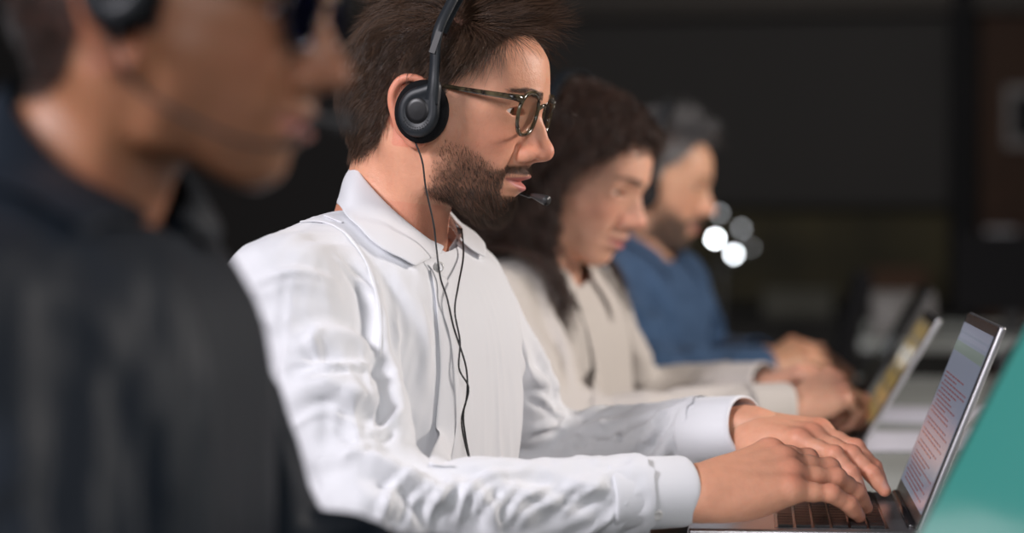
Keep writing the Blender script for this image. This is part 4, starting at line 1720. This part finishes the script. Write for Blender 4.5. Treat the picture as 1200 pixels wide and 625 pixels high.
def person(label, prm, HM, J, h, hands, shirt_parts, hc=0.015, hand_h=0.0016):
    """one body: head, neck, torso, arms and hands in a single skin mesh; returns it with the head's own mesh for rooting hair"""
    neck_params(prm, HM, J)
    v, q, c = build_head(prm, h, HM)
    pieces = [(tw(v, HM), q, c)]
    bv, bq = torso_field(J, hc, inf=-0.007).mesh()
    pieces.append((bv, bq, np.tile(np.array(prm['skin']), (len(bv), 1))))
    for (HF, side, pose) in hands:
        pose = rest(HF, side, pose, prm.get('fat', 1.0), prm.get('keys', TZ + 0.0212))
        pieces.append(hand_mesh(HF, side, pose, hand_h, skin=prm['skin'], red=prm['red'], nail=prm.get('nail', (0.72, 0.45, 0.38)), fat=prm.get('fat', 1.0)))
    V, Q, C_ = join(pieces)
    base = Vector((J['hips'].x, J['hips'].y, float(V[:, 2].min())))
    me = bpy.data.meshes.new('person')
    fast_mesh(me, V - V3(base), Q)
    set_tint(me, C_)
    o = link_mesh('person', me, M['skin'])
    o.matrix_world = Matrix.Translation(base)
    bpy.context.view_layer.update()
    tag(o, label, 'person')
    eyes(HM, prm, o)
    return o, (v, q)


def shift(J, D):
    K = {}
    for k, w in J.items():
        K[k] = w + D if isinstance(w, Vector) and k not in ('side', 'fwd') else w
    return K


def facing(a):
    a = math.radians(a)
    return Vector((math.sin(a), -math.cos(a), 0)), Vector((math.cos(a), math.sin(a), 0))


s_, f_ = facing(-14)
J2 = dict(side=s_, fwd=f_, neck=P(448, 285, 2.27), throat=P(478, 225, 2.265), chest=P(436, 410, 2.28), waist=P(448, 540, 2.28), hips=P(430, 760, 2.28),
          sh_n=P(330, 346, 2.09), el_n=P(430, 598, 1.99), wr_n=P(802, 577, 2.09), sh_f=P(528, 345, 2.42), el_f=P(628, 528, 2.56), wr_f=P(868, 502, 2.40),
          arm_r=(0.046, 0.038, 0.034, 0.031, 0.029))

TYPING_NEAR = dict(index=(5, 24, 32, 14), middle=(0, 28, 36, 18), ring=(-6, 38, 52, 30), little=(-14, 36, 62, 36),
                   thumb=((0.80, 0.50, -0.30), (0.97, 0.15, -0.12), (0.98, 0.0, -0.12)))
TYPING_FAR = dict(index=(3, 30, 66, 30), middle=(0, 24, 30, 14), ring=(-5, 30, 45, 25), little=(-12, 30, 55, 30),
                  thumb=((0.78, 0.50, -0.35), (0.97, 0.12, -0.18), (0.97, -0.05, -0.15)))
CURLED = dict(index=(3, 58, 60, 35), middle=(0, 62, 62, 35), ring=(-4, 64, 64, 38), little=(-8, 62, 64, 38),
              thumb=((0.78, 0.45, -0.40), (0.95, -0.10, -0.20), (0.95, -0.20, -0.15)))
POINTED = dict(index=(3, 30, 25, 15), middle=(0, 48, 60, 30), ring=(-4, 54, 70, 35), little=(-8, 52, 70, 35),
               thumb=((0.75, 0.40, -0.60), (0.90, 0.0, -0.45), (0.85, -0.1, -0.4)))

wr = J2['wr_n'] + Vector((0.012, 0.0, 0.0))
hands2 = [(hand_frame(wr, P(920, 553, 2.12), (-0.06, -0.46, 0.89), 1.07), 1, TYPING_NEAR)]
wf = J2['wr_f'] + Vector((0.006, 0.0, -0.002))
hands2.append((hand_frame(wf, P(975, 517, 2.33), (0.10, -0.25, 0.95), 0.98), -1, TYPING_FAR))
man, hv = person('bearded man in a white shirt with eyeglasses and headset, typing on a laptop', PRM2, HM2, J2, 0.0013, hands2, None)
v2, q2 = hv


def hair_bearded():
    rs = np.random.RandomState(1)
    m = hairmask2(v2)
    zt = sst((v2[:, 2] - 0.066) / 0.022) * sst((v2[:, 0] + 0.06) / 0.03)
    pas = []
    for sel, N, top in ((m * (1 - zt), 14500, 0), (m * zt, 9500, 1)):
        p, n = scatter(v2, q2, sel, N, rs)
        x, z = p[:, 0], p[:, 2]
        front = sst((x - 0.0) / 0.08)
        if top:
            L = (0.036 + 0.024 * front) * (0.75 + 0.4 * rs.uniform(size=len(p)))
            pas.append(grow(p, n, rs, L, flow2, seg=10, lift=1.0, bend=2.2, wav=0.42, wfreq=45, clump=0.50, cfield=75, keep=keep_skull(0.004)))
        else:
            L = 0.012 + 0.009 * rs.uniform(size=len(p)) + 0.010 * sst((z - 0.02) / 0.05)
            L *= np.where(z < -0.02, 0.75, 1.0) * np.where((x > 0.028) & (z < 0.036), 0.45, 1.0)
            pas.append(grow(p, n, rs, L, flow2, seg=10, lift=0.8, bend=1.8, wav=0.28, clump=0.36, cfield=150, keep=keep_skull(0.003)))
    pa = np.concatenate(pas)
    strand_mesh('hair', pa, 0.00018, [(0.016, 0.009, 0.0055), (0.150, 0.082, 0.048)], HM2, M['brown_hair'], man)
    b = beard_mask(v2, PRM2)
    b[b < 0.2] = 0
    p, n = scatter(v2, q2, b, 12500, rs)
    L = (0.003 + 0.005 * rs.uniform(size=len(p))) * np.where(p[:, 2] < -0.06, 1.4, 0.7) * np.clip((p[:, 0]) / 0.06, 0.4, 1.2)

    def fl(cur, n, root):
        return np.stack([0.5 * np.sign(root[:, 0] - 0.03), 0 * n[:, 0], -1 + 0 * n[:, 0]], 1)
    pa = grow(p, n, rs, L, fl, seg=5, lift=0.7, bend=1.6, wav=0.25, clump=0.35, cfield=260)
    strand_mesh('beard', pa, 0.000105, [(0.020, 0.012, 0.009), (0.150, 0.092, 0.060)], HM2, M['brown_hair'], man)
    b = brow_mask(v2, PRM2)
    p, n = scatter(v2, q2, b, 800, rs)

    def fl(cur, n, root):
        return np.stack([-0.6 + 0 * n[:, 0], np.sign(root[:, 1]), 0.3 + 0 * n[:, 0]], 1)
    pa = grow(p, n, rs, 0.006 + 0.003 * rs.uniform(size=len(p)), fl, seg=4, lift=0.3, bend=2.5, wav=0.1, clump=0.1)
    strand_mesh('eyebrows', pa, 0.00010, [(0.05, 0.026, 0.016), (0.14, 0.075, 0.045)], HM2, M['brown_hair'], man)


hair_bearded()
sv2, sq2 = make_shirt(J2)


def fold(pts, h, w, d=2.1):
    return ([P(x, y, d) for x, y in pts], h, w)


def collar(parent, m, over, off=Vector((0, 0, 0)), k=1.0, pivot=None):
    def T(px, py, d):
        p = P(px, py, d)
        if pivot is not None:
            p = pivot + (p - pivot) * k
        return p + off
    top = [T(526, 293, 2.275), T(536, 268, 2.315), T(510, 232, 2.335), T(455, 198, 2.325), T(419, 189, 2.28), T(424, 205, 2.225), T(455, 240, 2.195), T(494, 273, 2.20), T(519, 291, 2.225)]
    bot = [T(557, 313, 2.30), T(556, 290, 2.345), T(520, 262, 2.40), T(445, 228, 2.40), T(398, 236, 2.30), T(401, 248, 2.18), T(420, 284, 2.145), T(443, 313, 2.145), T(467, 332, 2.155)]
    ruled('collar', top, bot, 4, m, parent, 0.0022, 0.0035, n=7, over=over)
    inn = [T(528, 332, 2.285), T(545, 318, 2.31), T(520, 275, 2.355), T(455, 238, 2.345), T(410, 232, 2.28), T(420, 252, 2.205), T(455, 285, 2.175), T(492, 318, 2.185), T(520, 334, 2.22)]
    top2 = [p * 0.985 + (sum(top, Vector()) / 9) * 0.015 for p in top]
    ruled('collar_stand', top2, inn, 3, m, parent, 0.0016, 0.0, n=7)
    return T


def shirt_set(J, sv, sq, m, parent, T=None, folds=None, sub=1):
    v = sv
    if folds:
        v = crease(sv, sq, folds)
    o = pydata('shirt', v, sq, m, parent)
    if sub:
        subdiv(o, sub)
    return o, v


folds2 = [
    fold([(300, 300), (345, 268), (392, 252)], 0.0035, 0.007),
    fold([(330, 305), (372, 280), (408, 282)], -0.0035, 0.007),
    fold([(420, 300), (440, 345), (446, 385), (438, 420)], 0.0070, 0.010),
    fold([(452, 322), (470, 360), (478, 400)], -0.0029, 0.008),
    fold([(345, 408), (380, 392), (415, 398), (440, 425)], 0.0070, 0.010),
    fold([(350, 432), (385, 418), (420, 428)], -0.0059, 0.009),
    fold([(330, 470), (370, 452), (420, 462), (470, 490)], 0.0065, 0.011),
    fold([(400, 500), (440, 482), (485, 505)], -0.0047, 0.010),
    fold([(370, 535), (430, 535), (490, 562), (550, 600)], 0.0070, 0.010),
    fold([(420, 560), (470, 575), (510, 615)], -0.0047, 0.009),
    fold([(520, 560), (560, 580), (585, 620)], 0.0059, 0.008),
    fold([(560, 550), (620, 560), (680, 585), (720, 600)], -0.0042, 0.009),
    fold([(600, 610), (650, 585), (705, 565)], 0.0047, 0.008),
    fold([(275, 380), (300, 372), (335, 385)], 0.0035, 0.008),
    fold([(310, 330), (350, 325), (400, 345)], 0.0029, 0.010),
    fold([(490, 350), (500, 400), (498, 460)], 0.0035, 0.008),
    # far sleeve
    fold([(612, 425), (635, 445), (690, 455)], 0.0052, 0.009, 2.5),
    fold([(622, 462), (650, 472), (720, 475)], -0.0047, 0.008, 2.5),
    fold([(650, 530), (690, 500), (745, 490)], 0.0052, 0.009, 2.5),
    fold([(622, 502), (655, 490), (700, 470)], 0.0059, 0.010, 2.5),
    fold([(740, 530), (765, 505), (775, 480)], 0.0042, 0.008, 2.5),
    fold([(800, 535), (812, 505), (808, 480)], 0.0035, 0.007, 2.5),
]
F_ = 0.0052
folds2 += [fold(pts, hh, 0.0045, dd) for pts, hh, dd in (
    ([(446, 612), (458, 577), (482, 555)], F_, 2.1), ([(466, 616), (483, 580), (508, 558)], -F_ * .7, 2.1), ([(500, 618), (512, 585), (535, 562)], F_, 2.1),
    ([(535, 612), (546, 578), (572, 556), (620, 552)], F_, 2.1), ([(560, 612), (575, 585), (600, 566)], -F_ * .6, 2.1), ([(590, 614), (612, 584), (652, 566)], F_, 2.1),
    ([(655, 604), (686, 580), (706, 566)], F_ * .8, 2.1), ([(340, 424), (398, 427), (450, 432)], F_ * 1.1, 2.1), ([(362, 446), (398, 433), (440, 438)], -F_ * .8, 2.1),
    ([(375, 385), (366, 400), (378, 420)], F_ * .8, 2.1), ([(345, 500), (380, 482), (420, 500)], F_ * .7, 2.1), ([(418, 512), (448, 505), (470, 480)], F_, 2.1),
    ([(400, 545), (430, 520), (452, 525)], F_ * .8, 2.1), ([(300, 330), (350, 318), (398, 335)], F_ * .6, 2.1), ([(392, 300), (425, 335), (440, 365)], F_ * .7, 2.1),
    ([(622, 462), (640, 470), (656, 488)], F_, 2.5), ([(655, 546), (676, 518), (702, 490)], F_, 2.5),
    ([(672, 546), (690, 520), (716, 496)], -F_ * .7, 2.5), ([(700, 542), (722, 512), (768, 496)], F_, 2.5), ([(742, 542), (760, 515), (766, 490)], F_ * .8, 2.5),
    ([(622, 505), (640, 498), (668, 500)], F_ * .8, 2.5))]
sv2, sq2 = finer(sv2, sq2)
sh2, sv2c = shirt_set(J2, sv2, sq2, M['white_cotton'], man, folds=folds2, sub=0)
bv2 = bvh_of(sv2c, sq2)
Tc = collar(man, M['white_cotton'], bv2)
cuff('cuff', J2['wr_n'], J2['el_n'], 0.0345, 0.0325, 0.084, M['white_cotton'], man, back=0.084, seed=1, button=-0.45)
cuff('cuff', J2['wr_f'], J2['el_f'], 0.0370, 0.0340, 0.066, M['white_cotton'], man, back=0.060, seed=2)


def placket(path, bvh, m, parent, width=0.030, lift=0.0022, flip=1):
    pts = []
    for p in catmull(path, 6):
        d = (p - CAM).normalized()
        hit = bvh.ray_cast(CAM, d, 10)
        if hit[0] is None:
            continue
        pts.append((hit[0] + hit[1] * lift * (1 if hit[1].dot(d) < 0 else -1), hit[1] * (1 if hit[1].dot(d) < 0 else -1)))
    for _ in range(8):
        pts = [pts[0]] + [((a[0] + b[0] * 2 + c[0]) / 4, (a[1] + b[1] * 2 + c[1]).normalized()) for a, b, c in zip(pts, pts[1:], pts[2:])] + [pts[-1]]
    vs, fs = [], []
    for i, (p, n) in enumerate(pts):
        t = (pts[min(i + 1, len(pts) - 1)][0] - pts[max(i - 1, 0)][0]).normalized()
        s = t.cross(n).normalized()
        for k in range(5):
            f = (k / 4 - 0.5)
            q_ = p + s * width * f + n * 0.001 * (1 if k in (1, 3) else 0)
            loc, nr_, _, _ = bvh.find_nearest(q_, 0.05)
            kk = (q_ - loc).dot(nr_)
            vs.append(q_ + nr_ * max(0, lift - kk))
    for i in range(len(pts) - 1):
        for k in range(4):
            fs.append((i * 5 + k, i * 5 + k + 1, i * 5 + k + 6, i * 5 + k + 5))
    o = pydata('placket', vs, fs, m, parent)
    solid(o, 0.0014, 0)
    subdiv(o, 1)
    return o, pts


pk, ppts = placket([P(512, 322, 2.2), P(521, 380, 2.2), P(525, 440, 2.2), P(520, 500, 2.2), P(520, 550, 2.2)], bv2, M['white_cotton'], man)
for path in ([(330, 268), (372, 258), (408, 276), (434, 318), (446, 372), (444, 420)], [(402, 262), (368, 250), (338, 252)]):
    sm_, _ = placket([P(x, y, 2.1) for x, y in path], bv2, M['white_cotton'], man, width=0.0032, lift=0.0004)
    sm_.name = 'seam'
make_button(P(514, 313, 2.178), (P(514, 313, 2.178) - P(522, 300, 2.28)).normalized(), 0.0055, pk)

cable_a = [P(487, 167, 2.172), P(495, 190, 2.170), P(499, 220, 2.172), P(508, 262, 2.176), P(511, 287, 2.178), P(516, 325, 2.165), P(524, 350, 2.15), P(532, 385, 2.15), P(546, 430, 2.15), P(547, 465, 2.15), P(541, 492, 2.15), P(545, 520, 2.15), P(552, 545, 2.15)]
cable_b = [P(541, 268, 2.29), P(543, 300, 2.25), P(537, 335, 2.17), P(533, 365, 2.15), P(539, 400, 2.15), P(538, 432, 2.145), P(549, 455, 2.15), P(543, 485, 2.15), P(546, 515, 2.155), P(552, 545, 2.15)]
hs = headset('black call-centre headset on the bearded man in the white shirt', None, HM2, boom_side=1, tip=(0.143, -0.006, -0.067), cable=[cable_a, cable_b])
bm = bmesh.new()
sweep(bm, [P(551, 541, 2.15), P(552, 546, 2.15), P(552.5, 551, 2.15)], circ(0.0034, 12), scale=[(0.5, 0.5), (1, 1), (1.1, 1.1)])
bm_obj('cable_joint', bm, M['black_rubber'], hs, True)
glasses('dark tortoise eyeglasses worn by the bearded man', HM2, M['tortoise'], M['lens'])

# ------------------------------------------------------------------ first person: the man in black nearest the camera
HM1 = head_matrix(164, 42, 1.36, -4.0, 3.5, 0, 0.95)
s_, f_ = facing(1)
n1 = P(64, 252, 1.37)
J1 = dict(side=s_, fwd=f_, neck=n1, throat=P(118, 152, 1.365), chest=n1 + Vector((0.0, 0, -0.115)) - f_ * 0.01, waist=n1 + Vector((0.0, 0, -0.24)), hips=n1 + Vector((-0.02, 0, -0.46)),
          sh_n=n1 + s_ * 0.175 + Vector((-0.01, 0, -0.055)), el_n=n1 + s_ * 0.24 + Vector((0.06, 0, -0.30)), wr_n=n1 + s_ * 0.12 + Vector((0.31, 0, -0.248)),
          sh_f=n1 - s_ * 0.132 + Vector((0.0, 0, -0.060)), el_f=P(296, 662, 1.62), wr_f=P(600, 714, 1.52),
          arm_r=(0.046, 0.038, 0.034, 0.031, 0.029))


def hairmask1(v):
    x, y, z = v[:, 0], v[:, 1], v[:, 2]
    hl = np.interp(x, [a for a, _ in HL2], [b for _, b in HL2])
    m = sst((z - hl) / 0.006)
    ear = (np.abs(y) > 0.0735) & (x > -0.008) & (x < 0.035) & (z < 0.042)
    return np.where(ear, 0, m)


PRM1 = dict(PRM2)
PRM1.update(skin=(0.29, 0.128, 0.064), red=(0.30, 0.10, 0.055), lipc=(0.42, 0.17, 0.15), beard=True, stub=0.25, beardc=(0.08, 0.035, 0.02), scalp=(0.02, 0.012, 0.01),
            hairmask=hairmask1, browc=(0.02, 0.012, 0.01), lip=1.7, nose_w=1.15)
PRM1.pop('neck', None)
hands1 = [(hand_frame(J1['wr_n'] + Vector((0.012, 0, 0)), J1['wr_n'] + Vector((0.1, 0.02, 0.01)), (-0.08, -0.3, 0.9)), 1, TYPING_NEAR),
          (hand_frame(J1['wr_f'] + Vector((0.012, 0, 0)), J1['wr_f'] + Vector((0.1, -0.02, 0.01)), (0.08, 0.1, 0.95)), -1, TYPING_FAR)]
man1, (v1, q1) = person('man in a black shirt seated nearest the camera, out of focus', PRM1, HM1, J1, 0.0022, hands1, None, hand_h=0.003)
rs = np.random.RandomState(8)
p, n = scatter(v1, q1, hairmask1(v1), 7000, rs)
pa = grow(p, n, rs, 0.006 + 0.003 * rs.uniform(size=len(p)), flow2, seg=4, lift=1.0, bend=1.0, wav=0.5, clump=0.5, keep=keep_skull(0.002))
strand_mesh('hair', pa, 0.0003, [(0.006, 0.005, 0.004), (0.02, 0.014, 0.01)], HM1, M['brown_hair'], man1)
svA, sqA = make_shirt(J1, h=0.0105, hc=0.016, frames=22, bottom=0.66, gravity=0.9, bend=2.0, crisp=1.2)
folds1 = [fold([(190, 300), (200, 400), (196, 520), (200, 620)], 0.004, 0.010, 1.3), fold([(60, 330), (110, 380), (140, 450)], 0.004, 0.014, 1.3),
          fold([(215, 330), (240, 420), (245, 520)], 0.005, 0.012, 1.3), fold([(90, 430), (120, 500), (130, 590)], 0.004, 0.014, 1.3)]
sh1, svAc = shirt_set(J1, svA, sqA, M['black_cotton'], man1, folds=folds1)
collar(man1, M['black_cotton'], bvh_of(svAc, sqA), off=n1 - J2['neck'])
for sd, el in (('n', 0), ('f', 1)):
    cuff('cuff', J1['wr_' + sd], J1['el_' + sd], 0.0385, 0.035, 0.066, M['black_cotton'], man1, back=0.056, seed=3 + el)
headset('black headset with a boom microphone on the man in black', None, HM1, boom_side=-1, tip=(0.148, -0.008, -0.050), cup=(0.0215, -0.0865, 0.026))
glasses('dark eyeglasses with a blue reflection coloured into the lenses on the man in black', HM1, M['black_frame'], M['lens_blue_refl'])

# ------------------------------------------------------------------ third person: the curly-haired woman in cream
HM3 = head_matrix(653, 217, 3.05, -16.0, 15.0, 0, 0.985)
s_, f_ = facing(-14)
J3 = dict(side=s_, fwd=f_, neck=P(628, 318, 3.05), throat=P(652, 270, 3.045), chest=P(622, 410, 3.07), waist=P(640, 500, 3.07), hips=P(640, 640, 3.07),
          sh_n=P(573, 360, 2.90), el_n=P(655, 505, 2.83), wr_n=P(915, 479, 2.93), sh_f=P(690, 352, 3.2), el_f=P(742, 468, 3.32), wr_f=P(892, 453, 3.18),
          arm_r=(0.040, 0.034, 0.030, 0.026, 0.020), R=dict(chest=0.095, waist=0.088, hips=0.1, cw=0.065, ww=0.05, hw=0.06))


def hairmask3(v):
    x, y, z = v[:, 0], v[:, 1], v[:, 2]
    hl = np.interp(x, [-.12, -.05, -.02, 0.0, .03, .045, .06, .076, .088, .099, .115, .14], [-.055, -.05, -.03, -0.03, -0.02, 0.02, .040, .055, .066, .080, .086, .09])
    return sst((z - hl) / 0.008)


PRM3 = dict(PRM2)
PRM3.update(skin=(0.74, 0.41, 0.285), red=(0.72, 0.26, 0.18), lipc=(0.50, 0.17, 0.16), beard=False, scalp=(0.02, 0.012, 0.01), hairmask=hairmask3,
            browc=(0.08, 0.045, 0.03), brow=0.5, lip=1.1, wscale=0.95, neck_r=(0.046, 0.046, 0.058), open=0.0034, look=0.003, fat=0.88, ear=0)
PRM3.pop('neck', None)
hands3 = [(hand_frame(J3['wr_n'] + Vector((0.01, 0, 0)), P(982, 455, 2.95), (-0.15, -0.55, 0.82), 0.9), 1, CURLED),
          (hand_frame(J3['wr_f'] + Vector((0.01, 0, 0)), P(972, 440, 3.10), (0.1, 0.1, 0.98), 0.92), -1, POINTED)]
woman, (v3, q3) = person('woman with long dark curly hair in a cream blouse, looking down at a laptop', PRM3, HM3, J3, 0.0019, hands3, None, hand_h=0.002)


def flow3(cur, n, root):
    x, y, z = root[:, 0], root[:, 1], root[:, 2]
    # away from the parting, back and down
    sd = sst((0.075 - z) / 0.05)
    return np.stack([-0.55 + 0.80 * sd, 0.75 * np.sign(y) * sst(np.abs(y) / 0.03) * (1 - 0.4 * sd), -0.9 + 0 * x], 1)


def keep_body3(HM, J):
    ks = keep_skull(0.006)
    inv = HM.inverted()
    sc_ = HM.to_scale()[0]
    caps = [(inv @ J['neck'], inv @ J['throat'], 0.062), (inv @ J['neck'], inv @ J['sh_n'], 0.068), (inv @ J['neck'], inv @ J['sh_f'], 0.068),
            (inv @ (J['neck'] * 0.5 + J['chest'] * 0.5 + J['side'] * 0.06), inv @ (J['neck'] * 0.5 + J['chest'] * 0.5 - J['side'] * 0.06), 0.098)]

    def f(p, t):
        p = ks(p, t)
        for a, b, r in caps:
            a, b = V3(a), V3(b)
            r = r / sc_
            ab = b - a
            u = np.clip(((p - a) @ ab) / (ab @ ab), 0, 1)
            c = a + u[:, None] * ab
            d = p - c
            L = np.linalg.norm(d, axis=1)
            k = np.where(L < r, r / np.maximum(L, 1e-4), 1)[:, None]
            p = c + d * k
        # the face stays clear: curls go round it
        fx = (p[:, 0] > 0.045) & (np.abs(p[:, 1]) < 0.085) & (p[:, 2] > -0.14) & (p[:, 2] < 0.07)
        p[fx, 0] -= 0.012
        return p
    return f


rs = np.random.RandomState(12)
p, n = scatter(v3, q3, hairmask3(v3), 9500, rs)
L = 0.31 + 0.12 * rs.uniform(size=len(p))
pa = grow(p, n, rs, L, flow3, seg=28, lift=1.3, bend=3.5, wav=0.30, wfreq=30, curl=2.2, cfreq=120, clump=0.35, cfield=48, keep=keep_body3(HM3, J3), grav=1.0)
strand_mesh('hair', pa, 0.00042, [(0.012, 0.007, 0.005), (0.095, 0.046, 0.030)], HM3, M['brown_hair'], woman)
b = brow_mask(v3, PRM3)
p, n = scatter(v3, q3, b, 260, rs)
pa = grow(p, n, rs, 0.006 + 0.002 * rs.uniform(size=len(p)), lambda c, n, r: np.stack([-0.6 + 0 * n[:, 0], np.sign(r[:, 1]), 0.2 + 0 * n[:, 0]], 1), seg=3, lift=0.3, bend=2.5, wav=0.1, clump=0.1)
strand_mesh('eyebrows', pa, 0.00013, [(0.03, 0.016, 0.012), (0.07, 0.04, 0.03)], HM3, M['brown_hair'], woman)
sv3, sq3 = make_shirt(J3, h=0.0105, hc=0.016, inf=0.007, sleeve=(0.047, 0.046, 0.044, 0.040, 0.029), frames=22, shrink=-0.22, bottom=0.66, gravity=0.9, bend=2.0, crisp=1.2)
sh3, sv3c = shirt_set(J3, sv3, sq3, M['cream_cotton'], woman)


def collar_at(parent, m, J, over=None, r=0.062, open_ang=50, drop=0.040, spread=0.030, tipdrop=0.045):
    """a turned-down collar round the neck of the joints J, open at the throat"""
    ax = (J['throat'] - J['neck']).normalized()
    f = (J['fwd'] - ax * J['fwd'].dot(ax)).normalized()
    s = f.cross(ax)
    c = J['neck'] + ax * 0.028
    top, bot = [], []
    for k in range(13):
        a = math.radians(open_ang / 2 + (360 - open_ang) * k / 12)
        d = f * math.cos(a) + s * math.sin(a)
        e = math.cos(a)
        rr = r * (1 + 0.12 * max(0, e))
        top.append(c + d * rr + ax * (0.012 - 0.038 * max(0, e)))
        tip = 1.0 if k in (0, 12) else 0.0
        bot.append(c + d * (rr + spread + 0.010 * tip) + ax * (-drop + 0.010 - 0.030 * max(0, e) - (tipdrop - drop) * tip) + f * 0.012 * tip)
    o = ruled('collar', top, bot, 3, m, parent, 0.002, 0.004, n=4, over=over)
    return o


collar_at(woman, M['cream_cotton'], J3, over=bvh_of(sv3c, sq3), r=0.060, open_ang=60)
for sd, k in (('n', 0), ('f', 1)):
    cuff('cuff', J3['wr_' + sd], J3['el_' + sd], 0.037, 0.034, 0.060, M['cream_cotton'], woman, back=0.052, seed=6 + k)
bv3 = bvh_of(sv3c, sq3)
placket([P(690, 385, 3.0), P(698, 420, 3.0), P(703, 460, 3.0), P(706, 490, 3.0)], bv3, M['cream_cotton'], woman, width=0.028)
headset('black headset half hidden in the dark curls of the woman', None, HM3, boom_side=1, tip=(0.120, 0.040, -0.062), cup=(0.0215, -0.108, 0.002), tilt=-0.22, boom=False, bw=0.108, top=0.164, band_w=1.2,
        cable=[[P(672, 340, 2.96), P(682, 372, 2.94), P(690, 400, 2.94), P(695, 440, 2.945), P(697, 470, 2.95)]])

# ------------------------------------------------------------------ fourth person: the grey-haired man in blue
HM4 = head_matrix(745, 222, 3.76, 0.0, 8.0, 0, 0.98)
s_, f_ = facing(-16)
J4 = dict(side=s_, fwd=f_, neck=P(742, 298, 3.77), throat=P(757, 258, 3.765), chest=P(733, 378, 3.78), waist=P(742, 455, 3.78), hips=P(742, 560, 3.78),
          sh_n=P(693, 338, 3.60), el_n=P(762, 445, 3.50), wr_n=P(888, 431, 3.62), sh_f=P(788, 330, 3.94), el_f=P(815, 432, 4.02), wr_f=P(885, 420, 3.86),
          arm_r=(0.046, 0.040, 0.036, 0.030, 0.022))


def hairmask4(v):
    return sst((hairmask2(v) - 0.2) / 0.6)


PRM4 = dict(PRM2)
PRM4.update(skin=(0.66, 0.37, 0.235), red=(0.62, 0.24, 0.15), scalp=(0.10, 0.09, 0.085), beardc=(0.09, 0.06, 0.045), stub=0.75, browc=(0.06, 0.04, 0.03), hairmask=hairmask4)
PRM4.pop('neck', None)
hands4 = [(hand_frame(J4['wr_n'] + Vector((0.01, 0, 0)), P(944, 411, 3.66), (-0.1, -0.55, 0.83), 0.92), 1, TYPING_FAR),
          (hand_frame(J4['wr_f'] + Vector((0.01, 0, 0)), P(938, 419, 3.84), (0.1, 0.1, 0.98), 0.9), -1, TYPING_FAR)]
man4, (v4, q4) = person('grey-haired bearded man in a blue denim shirt at the far end of the table', PRM4, HM4, J4, 0.0024, hands4, None, hand_h=0.003)
rs = np.random.RandomState(21)
p, n = scatter(v4, q4, hairmask4(v4), 9000, rs)
x, z = p[:, 0], p[:, 2]
top = sst((z - 0.065) / 0.035)
L = 0.014 + 0.008 * rs.uniform(size=len(p)) + top * 0.032
pa = grow(p, n, rs, L, flow2, seg=7, lift=1.0, bend=1.4, wav=0.45, clump=0.6, keep=keep_skull(0.003))
strand_mesh('hair', pa, 0.0003, [(0.045, 0.040, 0.037), (0.85, 0.83, 0.82)], HM4, M['brown_hair'], man4, tv=1.35 - 0.95 * top)
b = beard_mask(v4, PRM4)
b[b < 0.2] = 0
p, n = scatter(v4, q4, b, 3500, rs)
pa = grow(p, n, rs, (0.004 + 0.004 * rs.uniform(size=len(p))), lambda c, n, r: np.stack([0.3 + 0 * n[:, 0], 0 * n[:, 0], -1 + 0 * n[:, 0]], 1), seg=3, lift=0.7, bend=1.6, wav=0.25, clump=0.35, cfield=260)
strand_mesh('beard', pa, 0.0002, [(0.03, 0.022, 0.018), (0.18, 0.14, 0.11)], HM4, M['brown_hair'], man4)
sv4, sq4 = make_shirt(J4, h=0.0115, hc=0.017, inf=0.008, frames=20, shrink=-0.2, bottom=0.70, bend=2.0, crisp=1.0)
sh4, sv4c = shirt_set(J4, sv4, sq4, M['blue_denim'], man4)
collar_at(man4, M['blue_denim'], J4, over=bvh_of(sv4c, sq4), r=0.066, open_ang=70)
for sd, k in (('n', 0), ('f', 1)):
    cuff('cuff', J4['wr_' + sd], J4['el_' + sd], 0.0385, 0.035, 0.066, M['blue_denim'], man4, back=0.056, seed=9 + k)
headset('black headset on the grey-haired man in blue', None, HM4, boom_side=1, tip=(0.122, 0.040, -0.062), cup=(0.0215, -0.088, -0.002), tilt=0.1, boom=False)
